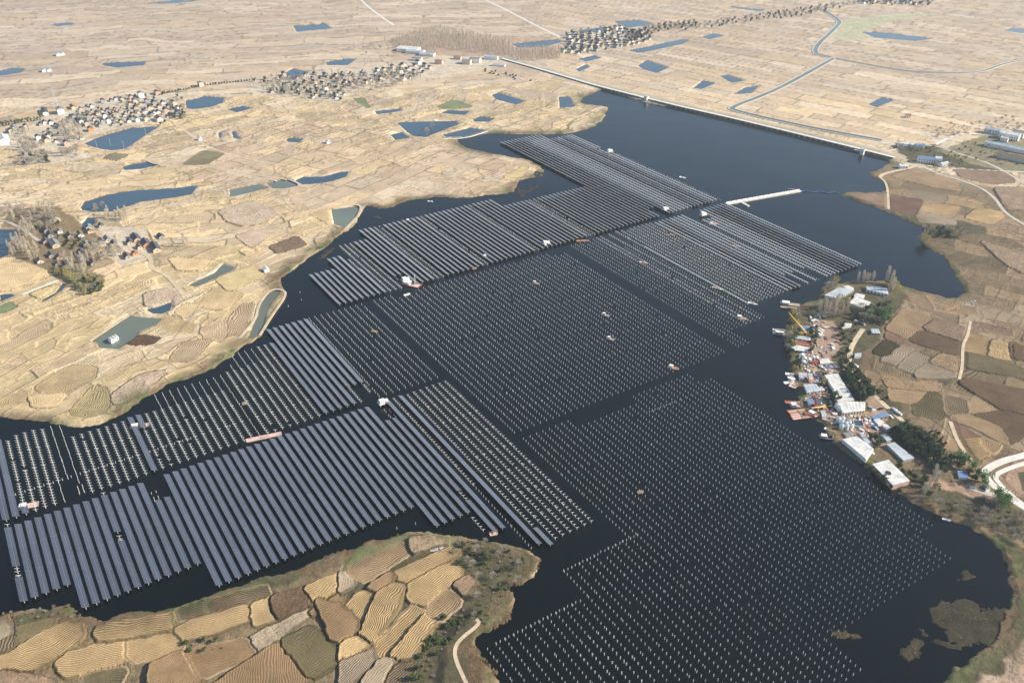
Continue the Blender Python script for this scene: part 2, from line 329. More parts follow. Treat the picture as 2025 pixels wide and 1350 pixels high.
lake = GP(LAKE); lakeS = smooth(lake, True, 1)
warpx = (fbm(X/14, Y/14, 3)-.5)*9; warpy = (fbm(X/14, Y/14, 9)-.5)*9
m_ = segdist(X, Y, lakeS); ins = inside(X+0*warpx, Y, lakeS)
sd_ = np.where(ins, -m_, m_)                         # negative under the lake
sd_ = sd_ + np.where(np.abs(sd_) < 25, (fbm(X/9, Y/9, 5)-.5)*7+(fbm(X/2.5, Y/2.5, 15)-.5)*2, 0)
isl = np.zeros(X.shape, bool)
for P in ISLETS:
    P = GP(P); k = near(X, Y, P, 12)
    d = segdist(X[k], Y[k], P); i = inside(X[k], Y[k], P); s = np.where(i, d, -d)+(fbm(X[k]/5, Y[k]/5, 5)-.5)*9
    q = s > sd_[k]; sd_[k] = np.maximum(sd_[k], np.minimum(s, 1.5)); isl[k[q & (s > -3)]] = True
pd_ = np.full(X.shape, 99.0)
for P, mm, lb in PONDS:
    P = GP(P); k = near(X, Y, P, 25)
    if len(k) == 0: continue
    d = segdist(X[k], Y[k], P); i = inside(X[k], Y[k], P)
    pd_[k] = np.minimum(pd_[k], np.where(i, -d, d)+(fbm(X[k]/6, Y[k]/6, 8)-.5)*2)
wd = np.minimum(sd_, pd_)                            # distance to any water, positive on land

rd = np.full(X.shape, 99.0)                          # distance to roads and canals
for pl, wdt, *_ in ROADS+[(c[0], c[1]+7, 0) for c in CANALS]:
    P = smooth(GP(pl), False, 1); k = near(X, Y, P, 30)
    if len(k): rd[k] = np.minimum(rd[k], segdist(X[k], Y[k], P, False)-wdt/2)
dmd = segdist(X, Y, GP(DAM), False)

# --- parcels generated plot by plot: rows of plots with their own widths and heights
def plots(ix, ang, wdt, hgt, warp, wl, seed):
    x, y = X[ix], Y[ix]; c, s = math.cos(ang), math.sin(ang)
    wx = (fbm(x/wl, y/wl, seed)-.5)*warp; wy = (fbm(x/wl, y/wl, seed+20)-.5)*warp
    u = (x+wx)*c+(y+wy)*s; v = -(x+wx)*s+(y+wy)*c
    v = v+(vnoise(v/hgt/3, v*0, seed+5)-.5)*hgt*1.6
    J = np.floor(v/hgt); h = vhash(J, J*0+3, seed); wj = wdt*(.55+.9*h); uu = u/wj+h*7.3+vhash(J, J*0+8, seed)
    I = np.floor(uu); fu = uu-I; fv = v/hgt-J
    du = np.minimum(fu, 1-fu)*wj; dv = np.minimum(fv, 1-fv)*hgt
    return u, v, I, J, du, dv
n = len(X)
col = np.zeros((n, 3)); fur = np.zeros((n, 3)); ht = np.zeros(n); pe = np.full(n, 50.0)
PAL = dict(straw=(.60,.45,.25), pale=(.63,.52,.36), grey=(.47,.40,.30), brown=(.20,.14,.09), dbrown=(.125,.075,.05), orange=(.34,.24,.14),
           olive=(.20,.175,.10), green=(.17,.20,.10), tan=(.50,.375,.235), scrub=(.36,.265,.19), red=(.25,.155,.115), dgrass=(.085,.076,.042),
           gully_shade=(.035,.032,.024), yellow=(.53,.42,.22), fallow=(.36,.35,.22), dry=(.20,.15,.085), furrow=(.30,.24,.16), pink=(.45,.35,.25), earth=(.32,.215,.15), yard=(.30,.215,.155))
PV_ = {k: np.array(v) for k, v in PAL.items()}
def zone(ix, ang, wdt, hgt, warp, wl, seed, pal, pf, famp, hstep):
    u, v, I, J, du, dv = plots(ix, ang, wdt, hgt, warp, wl, seed)
    r1 = vhash(I, J, seed+1); r2 = vhash(I, J, seed+2); r3 = vhash(I, J, seed+3); r4 = vhash(I, J, seed+4)
    cols = np.array([PV_[p] for p in pal]); k = np.minimum((r1*len(pal)).astype(int), len(pal)-1)
    mean_ = cols.mean(0); c = (mean_*.5+cols[k]*.5)*(.88+.22*r2)[:, None]
    col[ix] = c; d = np.minimum(du, dv); pe[ix] = d
    mode = np.floor(r3*4)
    f = np.where(mode == 0, u, np.where(mode == 1, d, v))
    fur[ix, 0] = f; fur[ix, 1] = np.where(r4 < pf, famp*(.4+.6*r2), 0.06); fur[ix, 2] = .25+.75*r2*(r4 > .8)
    ht[ix] = (r4-.5)*hstep
allx = np.arange(n)
LM = ['straw','straw','straw','pale','tan','tan','pink','straw','furrow','yellow','pale','grey']
FR = ['tan','straw','pink','tan','pink','grey','straw','scrub','tan','grey']
RT = ['tan','furrow','straw','scrub','grey','olive','brown','dgrass','tan','furrow']
base_left = np.nonzero((Y < 1480) | (X > 400))[0]
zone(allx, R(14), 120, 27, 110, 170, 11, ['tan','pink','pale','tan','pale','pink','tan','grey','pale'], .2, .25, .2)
k = np.nonzero((Y < 1560+0.25*X) & (X < 250))[0]
zone(k, R(50), 62, 21, 46, 70, 31, LM, .55, .75, 1.0)
k = np.nonzero((Y < 1120) & (X < -60) & (Y > 860))[0]
zone(k, R(20), 70, 18, 60, 90, 41, LM, .5, .7, .9)
k = k[inside(X[k], Y[k], GP(Z([(1040,850),(1320,900),(2025,1000),(2025,1080),(1100,1070)],0,0,3)))]
zone(k, R(50), 45, 28, 10, 90, 45, ['pink','olive','grey','tan','pink','straw','olive'], .3, .3, .3)
k = np.nonzero((Y < 860) & (X < -60))[0]
zone(k, R(54), 75, 19, 34, 60, 51, ['straw','straw','yellow','pale','straw','tan','furrow'], .85, 1.0, 1.0)
k = np.nonzero((segdist(X, Y, GP([(960,385),(700,330),(560,300)]), False) < 140) & (X < 0) & (Y > 960))[0]
zone(k, R(58), 48, 30, 14, 60, 61, ['pink','tan','pink','scrub','tan','grey','straw'], .3, .4, .5)
k = np.nonzero((X > 60) & (Y > 1100-X*.2) & (Y > 1230-.9*(X-450)))[0]
zone(k, R(-40), 95, 26, 10, 200, 71, ['tan','straw','pink','pale','grey','pale','tan'], .25, .25, .2)
k = np.nonzero((X > 150) & (Y <= 1230-.9*(X-450)) & (Y < 1300))[0]
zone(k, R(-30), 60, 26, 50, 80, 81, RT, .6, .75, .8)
k = np.nonzero((Y < 470) & (X < 60))[0]
zone(k, R(35), 55, 18, 25, 50, 91, ['grey','straw','orange','olive','dgrass','scrub'], .6, .9, .6)
# edges of plots: a grassy bund with a dark ditch beside it
fn = fbm(X/5, Y/5, 77)
# terrace lips: thin winding steps that follow the lie of the land
tz = np.nonzero((X < 250) & (Y < 1500) & (wd > 4) | (X >= 250) & (Y < 1000) & (wd > 4))[0]
def lie(x, y): return fbm(x/85, y/85, 401)*8.5+fbm(x/26, y/26, 409)*1.2
l0 = lie(X[tz], Y[tz]); gx = lie(X[tz]+1, Y[tz])-l0; gy = lie(X[tz], Y[tz]+1)-l0; gl = np.hypot(gx, gy)+.015
fr = l0-np.floor(l0); dl = np.minimum(fr, 1-fr)/gl; lw = .6+np.hypot(X[tz], Y[tz])/2400
al = np.clip((lw+.3-dl)/.6, 0, 1)*.5*np.clip(fbm(X[tz]/20, Y[tz]/20, 415)*3-1.0, 0, 1)
col[tz] = col[tz]*(1-al[:, None])+np.array([.15,.11,.065])*al[:, None]; ht[tz] += np.mod(np.floor(l0), 3)*.18; fur[tz, 1] *= np.clip((dl-.8)/1.2, 0, 1)
# a second, finer net of bunds inside some of the plots
sel = np.nonzero((fbm(X/60, Y/60, 301) > .5) & (np.hypot(X, Y) < 1500))[0]
for an_, ww_, hh_, sd2 in ((50, 26, 9, 311), ):
    u, v, I, J, du, dv = plots(sel, R(an_), ww_, hh_, 30, 45, sd2)
    d2 = np.minimum(du, dv); a2 = np.clip((.55+np.hypot(X[sel], Y[sel])/2500-d2)/.5, 0, 1)*.5*(vhash(I, J, 9) > .3)
    tone = (.90+.2*vhash(I, J, 12))[:, None]
    col[sel] = col[sel]*tone*(1-a2[:, None])+np.array([.20,.15,.10])*a2[:, None]; ht[sel] += (vhash(I, J, 14)-.5)*.35; pe[sel] = np.minimum(pe[sel], d2+.6)
    sw = vhash(I, J, 15) > .5; fur[sel, 0] = np.where(sw, d2*1.0+u*0, fur[sel, 0])
bun = np.clip(1-pe/1.4, 0, 1)
rimcol = np.where((fbm(X/40, Y/40, 78) > .5)[:, None], np.array([.20,.15,.09]), np.array([.19,.15,.09]))
rng_ = np.hypot(X, Y)
wd_e = np.clip((.8+rng_/1300-pe)/.9, 0, 1)*(.2+.6*(fbm(X/25, Y/25, 79) > .47))*(1-.35*np.clip(rng_/1500-.8, 0, 1))
col = col*(1-wd_e[:, None])+rimcol*wd_e[:, None]
ht += np.clip(1-pe/1.3, 0, 1)*.45
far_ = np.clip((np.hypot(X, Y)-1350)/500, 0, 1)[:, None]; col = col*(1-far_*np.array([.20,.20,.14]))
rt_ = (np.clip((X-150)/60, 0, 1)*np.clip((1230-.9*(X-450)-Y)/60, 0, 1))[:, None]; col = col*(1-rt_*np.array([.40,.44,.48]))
fur[:, 1] *= np.clip((pe-1.2)/1.5, 0, 1)

def zparcel(lst, ox, oy, s):
    for pts, cn, mode, amp in lst:
        P = GP(Z(pts, ox, oy, s)); P = smooth(np.stack([P*.8+(P+np.roll(P, 1, 0))/2*.2, P*.8+(P+np.roll(P, -1, 0))/2*.2], 1).reshape(-1, 2), True, 0); k = near(X, Y, P, 6)
        if len(k) == 0: continue
        i = inside(X[k], Y[k], P); d = segdist(X[k], Y[k], P); d = np.where(i, d, -d)+2.4; d = d+(fbm(X[k]/4, Y[k]/4, 44)-.5)*2.4
        k = k[d > 0]; d = d[d > 0]
        if len(k) == 0: continue
        if oy >= 900 and mode == 'c' and random.random() < .8: mode = 'l'
        if oy >= 900 and cn == 'pale': cn = 'tan' if random.random() < .5 else 'straw'
        if oy in (0, 450) and cn in ('furrow', 'grey'): cn = 'tan'
        cen = P.mean(0); Q = P-cen; ev, vec = np.linalg.eigh(Q.T@Q); ax = vec[:, 1]; ay = vec[:, 0]
        wob = (fbm(X[k]/18, Y[k]/18, 99)-.5)*9
        a = (X[k]-cen[0])*ay[0]+(Y[k]-cen[1])*ay[1]+wob; b = (X[k]-cen[0])*ax[0]+(Y[k]-cen[1])*ax[1]+wob
        hh = random.random()
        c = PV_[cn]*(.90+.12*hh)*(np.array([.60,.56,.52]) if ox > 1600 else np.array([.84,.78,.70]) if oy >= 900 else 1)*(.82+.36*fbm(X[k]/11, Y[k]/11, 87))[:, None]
        e = np.clip(((2.1 if oy >= 900 else 1.4)-d)/.8, 0, 1)[:, None]
        rim = PV_['dgrass']*.55 if hh > .12 else PV_['tan']*.6  # dark rim: scrub between plots, plus their edge shadow lines put into the colour
        col[k] = c*(1-e*.8)+rim*e*.8
        fur[k, 0] = {'c': np.where(fbm(X[k]/30, Y[k]/30, 98) > .55, a, d+wob*.25), 'l': a, 'x': b, '0': a, 'r': a}[mode]
        fur[k, 0] *= (1.55 if oy >= 900 else 1.25); fur[k, 1] = amp*np.clip((d-.8)/1.2, 0, 1); fur[k, 2] = 2.2 if mode == 'r' else .4
        ht[k] = (2.4*hh if oy >= 900 else 1.1*hh)*np.clip(d/1.2, 0, 1)+np.clip(1-np.abs(d-1.5)/.9, 0, 1)*.3
        pe[k] = d
def ground(lst, ox, oy, s, feather=6):
    for pts, cn, rough in lst:
        P = GP(Z(pts, ox, oy, s)); k = near(X, Y, P, feather+2)
        if len(k) == 0: continue
        i = inside(X[k], Y[k], P); d = segdist(X[k], Y[k], P); d = np.where(i, d, -d)+(fbm(X[k]/8, Y[k]/8, 66)-.5)*feather*1.5
        a = np.clip(d/feather*2, 0, 1)[:, None]
        col[k] = col[k]*(1-a)+PV_[cn]*a*(.8+.4*fbm(X[k]/6, Y[k]/6, 67))[:, None]
        fur[k, 1] *= 1-a[:, 0]; fur[k, 2] = fur[k, 2]*(1-a[:, 0])+rough*a[:, 0]; ht[k] *= 1-a[:, 0]
# zones that are not tilled
ground([([(-40,940),(430,900),(900,900),(1700,620),(2040,560),(2040,1400),(-40,1400)],'dgrass',1.5)],0,900,3)
ground([([(-40,1100),(500,1010),(1060,960),(1500,830),(2040,640),(2040,1400),(-40,1400)],'dry',2.2)],0,900,3,4)
ground([([(-10,700),(380,540),(650,560),(740,690),(700,800),(740,900),(560,1000),(440,1230),(380,1400),(-10,1400)],'dry',2.2)],675,900,3,4)
ground([([(-5,620),(150,500),(450,455),(830,500),(1050,545),(1175,600),(1120,740),(1020,850),(870,1040),(800,1150),(850,1400),(-5,1400)],'dgrass',1.5)],675,900,3)
ground([([(450,820),(600,700),(870,900),(900,1200),(760,1400),(450,1400),(560,1200),(620,1000)],'dgrass',1.5)],675,900,3,3)
ground([([(0,690),(150,510),(310,478),(420,470),(330,560),(100,640)],'green',.8),([(520,480),(740,480),(640,560)],'green',.8)],675,900,3,3)
ground([([(560,640),(650,560),(830,370),(1300,330),(1330,420),(1200,600),(1170,680),(1060,800),(1100,960),(1400,1200),(1600,1350),(1250,1350),(940,1250),(760,1120),(620,900)],'dgrass',1.3)],1350,450,3)
ground([([(1700,880),(1250,1120),(1500,1290),(1700,1360),(1300,1350),(1000,1000)],'dgrass',1.4)],1350,450,3)
ground([([(790,540),(900,560),(950,700),(880,800),(1000,820),(930,860),(820,960),(850,1080),(1000,1110),(1100,1090),(1060,1000),(1140,1000),(1230,1120),(1190,1200),(1330,1350),(1230,1350),(1000,1230),(880,1170),(800,1120),(720,1060),(700,820),(660,700),(700,600)],'yard',1.0)],1350,450,3,3)
ground([([(1050,30),(1300,90),(1560,160),(1780,230),(2060,350),(2060,560),(1960,500),(1780,440),(1500,340),(1280,230),(1120,100)],'dgrass',1.5),
        ([(1440,130),(1700,190),(1900,250),(1880,290),(1600,230),(1430,180)],'earth',1.0)],1350,900,3,4)
ground([([(1860,480),(2060,560),(2060,1400),(1560,1400),(1640,1260),(1860,1130),(1980,920),(1960,700)],'dgrass',1.6),([(1960,1130),(2060,1060),(2060,1400),(1700,1400),(1760,1300),(1880,1290)],'scrub',2.4)],1350,900,3,4)
ground([([(1950,40),(2100,20),(2100,230),(1990,240),(1900,150)],'earth',1.0),([(1980,110),(2100,70),(2100,220),(2010,220)],'dgrass',.6)],1350,900,3,2)
ground([([(0,250),(130,100),(350,60),(640,60),(900,250),(1080,380),(1100,600),(900,800),(700,860),(560,800),(350,680),(60,560)],'dry',1.8),
        ([(550,650),(780,640),(1000,760),(1120,800),(1100,960),(900,1020),(760,940),(640,820)],'olive',1.5),
        ([(1040,250),(1560,300),(1640,600),(1300,720),(1150,600)],'grey',.8)],0,400,5.4,4)
ground([([(0,480),(450,420),(860,200),(1500,90),(1900,180),(2000,330),(1700,400),(1400,440),(1000,540),(700,680),(1050,760),(560,850),(180,860),(250,740),(0,640)],'grey',1.4)],0,170,5.4,6)
ground([([(1480,500),(2025,400),(2150,440),(2025,620),(1500,560)],'grey',1.4)],0,0,3)
ground([([(0,430),(400,380),(700,300),(1000,260),(1200,300),(950,400),(600,470),(200,520),(0,570)],'grey',1.2),([(300,230),(700,200),(1250,230),(1300,360),(1100,350),(300,330)],'scrub',1.6),([(1300,310),(1350,200),(1600,160),(1780,230),(1600,300)],'grey',1.4)],675,0,3)
ground([([(1260,850),(1500,860),(1900,1000),(1900,1030),(1420,980),(1260,930)],'dgrass',1.2),([(1500,900),(1800,800),(2060,800),(2060,1050),(1700,980)],'olive',1.0),
        ([(1400,1330),(1440,1270),(1800,1350),(1800,1400),(1420,1400)],'dgrass',1.4)],1350,0,3)
zparcel([([(80,1040),(330,975),(310,1090),(100,1150)],'olive','0',.1),([(0,1200),(130,1150),(280,1060),(400,1010),(480,1020),(500,1080),(400,1180),(280,1260),(150,1300),(0,1290)],'straw','c',.9),
 ([(340,1240),(420,1180),(700,1110),(740,1120),(740,1240),(700,1265),(520,1300),(380,1330)],'pale','c',.75),([(760,1110),(1030,1060),(1080,1090),(1085,1150),(960,1210),(800,1225),(760,1200)],'pale','c',.6),
 ([(560,1060),(600,1020),(900,970),(1020,945),(1025,1040),(800,1085),(600,1110)],'straw','l',.85),([(1060,920),(1210,870),(1225,940),(1130,985),(1070,985)],'furrow','l',1.0),
 ([(1240,870),(1580,780),(1600,840),(1440,890),(1240,940)],'furrow','l',1.0),([(1045,1040),(1130,990),(1480,895),(1495,980),(1300,1050),(1100,1110)],'pale','c',.6),
 ([(1495,895),(1610,855),(1645,980),(1510,1025)],'straw','x',.4),([(1620,850),(1800,805),(1860,885),(1850,905),(1650,980)],'brown','r',.2),([(1810,800),(2040,700),(2040,820),(1870,885)],'pale','l',.6),
 ([(1470,1100),(1830,930),(1845,965),(1510,1200)],'grey','r',.3),([(880,1380),(900,1250),(1100,1180),(1200,1330),(1190,1380)],'orange','x',.4),([(1110,1170),(1460,1100),(1510,1200),(1200,1330)],'orange','l',.35),
 ([(1280,1380),(1320,1350),(1660,1120),(1860,1380)],'orange','x',.55),([(1670,1115),(1840,1020),(2030,1190),(2030,1230),(1850,1340)],'olive','x',.5),
 ([(500,1320),(720,1270),(750,1290),(700,1380),(490,1380)],'olive','c',.5),([(1840,940),(2040,820),(2040,880),(1860,965)],'orange','l',.4),([(-60,1400),(0,1310),(140,1320),(330,1350),(330,1400)],'scrub','r',.2),
 ([(0,940),(40,935),(70,1080),(0,1110)],'grey','0',.1),([(0,1130),(80,1090),(90,1150),(0,1190)],'furrow','c',1.0)],0,900,3)
zparcel([([(-5,700),(60,720),(80,770),(60,790),(-5,830)],'grey','l',.3),([(40,671),(350,530),(400,560),(400,590),(150,755),(60,720)],'pale','c',.85),([(310,710),(640,560),(700,570),(690,610),(400,770),(330,750)],'pale','c',.9),
 ([(400,780),(650,650),(720,690),(700,750),(560,860),(500,910),(440,900),(400,860)],'pale','c',.8),([(170,790),(290,715),(310,750),(290,790),(220,845),(160,830)],'orange','c',.3),
 ([(30,900),(120,820),(200,850),(190,920),(110,1010),(10,960)],'straw','c',.7),([(110,1090),(210,850),(310,780),(370,800),(340,900),(200,1120),(130,1130)],'pale','c',.95),
 ([(-150,870),(0,910),(110,1010),(60,1100),(0,1130),(-60,1100)],'orange','x',.5),([(200,1150),(420,910),(510,950),(440,1050),(300,1200),(230,1210)],'pale','c',.9),([(300,1200),(500,960),(560,1010),(430,1210),(330,1230)],'straw','c',.8),
 ([(520,920),(620,820),(690,840),(710,890),(590,990),(530,960)],'pale','c',.95),([(-5,1140),(90,1100),(160,1150),(0,1240)],'straw','l',.4),([(-5,1250),(190,1170),(200,1240),(60,1380),(0,1380)],'grey','c',.95),
 ([(110,1380),(240,1230),(310,1240),(290,1300),(240,1380)],'grey','l',.5),([(270,1380),(330,1260),(430,1240),(430,1290),(370,1380)],'furrow','l',1.0),([(410,510),(530,490),(630,530),(500,570),(430,590)],'pink','r',.1),([(670,780),(760,730),(800,770),(730,850)],'scrub','r',.2)],675,900,3)
zparcel([([(115,460),(290,270),(500,330),(420,470),(320,550)],'tan','l',.6),([(330,560),(440,475),(790,580),(740,700)],'brown','l',.3),([(450,460),(560,380),(840,460),(790,570)],'scrub','r',.2),
 ([(70,745),(250,600),(360,650),(210,780)],'grey','l',.7),([(220,800),(380,660),(500,720),(350,850)],'grey','l',.7),([(380,850),(490,765),(740,850),(720,890),(400,890)],'grey','l',.7),
 ([(805,640),(870,520),(1050,565),(1025,710)],'straw','x',.7),([(1030,705),(1060,560),(1210,590),(1225,730),(1170,740)],'straw','r',.2),([(1215,585),(1255,585),(1260,735),(1235,725)],'brown','l',.3),
 ([(1260,600),(1400,640),(1400,760),(1262,732)],'brown','c',.6),([(805,665),(1030,715),(1260,790),(1400,940),(1290,890),(810,800)],'olive','l',.25),([(10,670),(120,560),(220,605),(100,700)],'dgrass','r',.2),
 ([(510,750),(600,680),(740,710),(740,840)],'tan','r',.3),([(120,500),(290,560),(260,590),(120,540)],'earth','l',.3),([(890,390),(1230,460),(1230,520),(900,480)],'scrub','r',.3)],1725,550,4.48)
zparcel([([(140,90),(460,110),(480,140),(410,220),(330,230),(150,190)],'tan','c',.35),([(370,240),(430,225),(520,130),(600,150),(640,330),(560,360),(370,320)],'olive','l',.6),([(645,150),(810,190),(850,290),(820,310),(660,310)],'furrow','l',.6),
 ([(870,230),(930,150),(1150,290),(900,310)],'tan','c',.35),([(790,0),(1400,130),(1400,330),(1160,290),(940,150),(780,50)],'brown','l',.35),([(900,330),(1160,300),(1400,360),(1400,450),(1200,590),(1060,500),(1110,430)],'brown','l',.3),
 ([(690,370),(970,540),(750,540)],'earth','l',.3),([(710,340),(840,330),(1110,440),(1200,590),(1180,590),(900,440),(700,360)],'tan','l',.4),([(770,545),(960,550),(1040,680),(880,730)],'straw','x',.9),([(975,540),(1130,590),(1120,620),(1060,670),(990,600)],'straw','c',.8),
 ([(100,20),(600,40),(590,120),(460,110),(140,80)],'tan','r',.2)],1725,750,4.48)
zparcel([([(590,430),(640,385),(790,390),(880,400),(830,480)],'straw','l',.4),([(920,480),(1010,415),(1160,430),(1200,470),(1110,530)],'straw','l',.3),([(570,440),(590,435),(850,490),(850,530),(600,510)],'grey','l',.3),
 ([(40,295),(100,285),(380,310),(375,410),(200,360)],'scrub','0',.1),([(400,320),(620,350),(600,390),(560,460),(400,415)],'red','0',.1),([(400,180),(560,130),(700,170),(850,210),(880,290),(700,260),(500,210)],'tan','l',.3),
 ([(840,130),(1240,150),(1280,220),(1100,240),(900,190)],'scrub','l',.1),([(1130,260),(1344,260),(1344,420),(1220,420)],'pink','r',.1),([(1030,640),(1344,740),(1344,880),(1200,800)],'pink','r',.2)],1650,300,3.584)
zparcel([([(420,1100),(560,950),(620,960),(650,1040),(620,1100),(520,1130),(440,1115)],'yellow','c',.9),([(210,960),(420,830),(570,840),(560,900),(400,980),(320,990)],'straw','l',.95),([(1350,620),(1370,540),(1450,460),(1500,460),(1500,520),(1430,640),(1360,640)],'furrow','l',.9),
 ([(1160,450),(1280,370),(1440,400),(1400,450),(1300,500),(1200,480)],'straw','c',.5),([(1190,620),(1330,540),(1340,640),(1320,680),(1220,670)],'grey','c',.4),([(1010,790),(1100,690),(1250,680),(1150,790),(1100,800)],'furrow','l',.9),
 ([(670,1000),(840,880),(990,860),(800,1030),(740,1050),(680,1050)],'pink','r',.1),([(930,580),(1000,530),(1160,590),(1140,630),(1000,620)],'straw','c',.8),([(1040,510),(1100,460),(1210,470),(1100,550)],'straw','l',.4),
 ([(760,690),(820,650),(940,665),(900,700),(790,700)],'dbrown','r',.1),([(860,400),(1030,360),(1080,440),(1050,470),(1015,442),(920,472),(870,470)],'pink','r',.1),([(-60,180),(40,180),(300,280),(60,380),(-60,390)],'straw','l',.4),
 ([(180,400),(350,345),(330,400),(240,425)],'yellow','r',.1),([(0,480),(60,450),(100,480),(0,520)],'green','0',.1),([(1600,120),(1760,60),(1820,110),(1650,160)],'brown','r',.2),([(1400,60),(1520,20),(1600,50),(1500,130)],'pink','0',.1),
 ([(40,1010),(160,980),(170,1040),(60,1070),(10,1050)],'straw','c',.9),([(180,1010),(400,1000),(330,1070),(200,1070)],'straw','c',.5),([(1000,190),(1250,200),(1200,260),(1060,260)],'straw','l',.3),([(1280,310),(1500,240),(1560,300),(1360,390)],'yellow','l',.3)],0,450,3)
zparcel([([(1300,1260),(1500,1200),(1650,1270),(1560,1330),(1450,1350),(1350,1320)],'pink','r',.1),([(1830,1270),(1960,1240),(2000,1290),(1930,1320)],'straw','l',.7),([(1000,960),(1310,930),(1200,985),(960,980)],'pink','0',.1),
 ([(1210,900),(1330,920),(1230,980),(1080,985)],'olive','l',.1),([(660,920),(760,925),(700,960),(620,950)],'olive','0',.1)],0,0,3)
zparcel([([(890,410),(1080,380),(1180,440),(1080,470),(960,440)],'pink','l',.2),([(950,520),(1100,540),(1290,560),(1250,600),(1110,580)],'pink','l',.3),([(960,1060),(1100,985),(1095,1040),(1060,1060)],'yellow','l',.2),([(80,590),(130,590),(170,650),(110,620)],'green','0',.1),([(570,640),(680,600),(780,640),(620,655)],'green','0',.1)],675,0,3)
zparcel([([(1300,1130),(1320,1120),(1400,1040),(1450,1100)],'green','0',.1)][:0]+[([(1250,900),(1310,890),(1330,870),(1300,850),(1180,960)],'green','0',.1)][:0],0,0,3)
ground([([(560,1150),(620,1010),(700,930),(770,900),(800,950),(720,1040),(650,1110),(640,1250),(610,1400),(540,1400)],'gully_shade',1.5)],675,900,3,4)  # shade of the steep gully bank, put into the ground colour as a dark patch
# green flush in the far right plain
ground([([(880,240),(950,120),(1150,100),(1400,80),(1500,95),(1250,130),(1120,180),(1050,200),(1150,230),(950,250)],'fallow',.3)],1350,0,3,10)

# shore and water edges
sh = np.clip(1.2-sd_/(9.0+9*(fbm(X/45, Y/45, 29) > .5)), 0, 1)*np.clip(.75+1.8*(fbm(X/30, Y/30, 21)-.45), .25, 1)
shc = np.where((fbm(X/12, Y/12, 22) > .52)[:, None], np.array([.10,.105,.045]), np.array([.15,.105,.06]))*(.6+.8*fn)[:, None]
col = col*(1-sh[:, None])+shc*sh[:, None]
col[isl] = np.array([.036,.031,.019])*(.5+1.0*fn[isl])[:, None]
lip = np.clip(1-np.abs(pd_-1.6)/1.8, 0, 1)*.7
lipc = np.where((fbm(X/50, Y/50, 23) > .5)[:, None], np.array([.50,.42,.30]), np.array([.20,.14,.08]))
col = col*(1-lip[:, None])+lipc*lip[:, None]
under = np.clip(-wd/1.0, 0, 1)[:, None]
col = col*(1-under)+np.array([.05,.045,.03])*under
land = np.clip(wd/2.6, -1, 1)
land = np.where(land > 0, land**.6, land)
Zt = land*1.15
inl = np.clip((wd-2)/3, 0, 1)*np.clip((rd-.5)/2.5, 0, 1)
Zt += inl*(ht+.25*(fbm(X/7, Y/7, 55)-.5)*fur[:, 2]*1.6)+inl*(fbm(X/90, Y/90, 56)-.3)*2.0*np.clip(wd/60, 0, 1)*np.clip(rd/20, 0, 1)
Zt = np.where(isl & (Zt > 0), np.minimum(Zt, .22+.2*fn), Zt)
dam = np.clip(1-(dmd-4)/14, 0, 1); Zt += np.where((dmd < 18), dam*2.6, 0)
dcol = np.clip((16-dmd)/2, 0, 1)[:, None]*.8
col = np.where((dmd < 18)[:, None], col*(1-dcol)+np.array([.36,.31,.23])*dcol, col)
# stone groynes on the wet face of the dam read as short dark ribs
DP = GP(DAM); tt = X*math.cos(R(-41))+Y*math.sin(R(-41))
rib = (dmd > 7) & (dmd < 15) & (sd_ < 12) & (np.mod(tt, 9) < 4)
col[rib] *= .35
cn = np.array([0.0])
fur[:, 1] *= np.clip((wd-1)/2, 0, 1)

def grid_mesh():
    nV = na*nr; co = np.empty((nV, 3)); co[:, 0] = X; co[:, 1] = Y; co[:, 2] = Zt
    far = np.hypot(X, Y) > 3200; co[far, 2] = 1.1
    i = np.arange(nr-1)[:, None]*na; j = np.arange(na)[None, :]; j2 = (j+1) % na
    F = np.stack([i+j, i+j2, i+na+j2, i+na+j], -1).reshape(-1, 4)[:, ::-1]
    me = bpy.data.meshes.new('ground'); me.vertices.add(nV); me.vertices.foreach_set('co', co.ravel())
    nf = len(F); me.loops.add(nf*4); me.loops.foreach_set('vertex_index', F.ravel().astype(np.int32))
    me.polygons.add(nf); me.polygons.foreach_set('loop_start', np.arange(nf, dtype=np.int32)*4)
    me.polygons.foreach_set('use_smooth', np.ones(nf, bool))
    a = me.attributes.new('soil', 'FLOAT_COLOR', 'POINT'); c4 = np.ones((nV, 4)); c4[:, :3] = col; a.data.foreach_set('color', c4.ravel())
    b = me.attributes.new('tilth', 'FLOAT_VECTOR', 'POINT'); b.data.foreach_set('vector', fur.ravel())
    me.update(calc_edges=True); return me
gm = bpy.data.materials.new('field_soil'); gm.use_nodes = True
t = gm.node_tree; b = t.nodes['Principled BSDF']; L = t.links.new
b.inputs['Roughness'].default_value = .95; b.inputs['Specular IOR Level'].default_value = .15
def nd(tp, **k):
    x = t.nodes.new(tp)
    for a, v in k.items(): setattr(x, a, v)
    return x
def mth(op, a, b_=None, c=None):
    x = nd('ShaderNodeMath', operation=op)
    for i, v in enumerate((a, b_, c)):
        if v is None: continue
        if isinstance(v, (int, float)): x.inputs[i].default_value = v
        else: L(v, x.inputs[i])
    return x.outputs[0]
tc = nd('ShaderNodeTexCoord'); ac = nd('ShaderNodeAttribute', attribute_name='soil'); af = nd('ShaderNodeAttribute', attribute_name='tilth')
sp = nd('ShaderNodeSeparateXYZ'); L(af.outputs['Vector'], sp.inputs[0])
n1 = nd('ShaderNodeTexNoise'); n1.inputs['Scale'].default_value = .45; n1.inputs['Detail'].default_value = 6; n1.inputs['Roughness'].default_value = .7; L(tc.outputs['Object'], n1.inputs['Vector'])
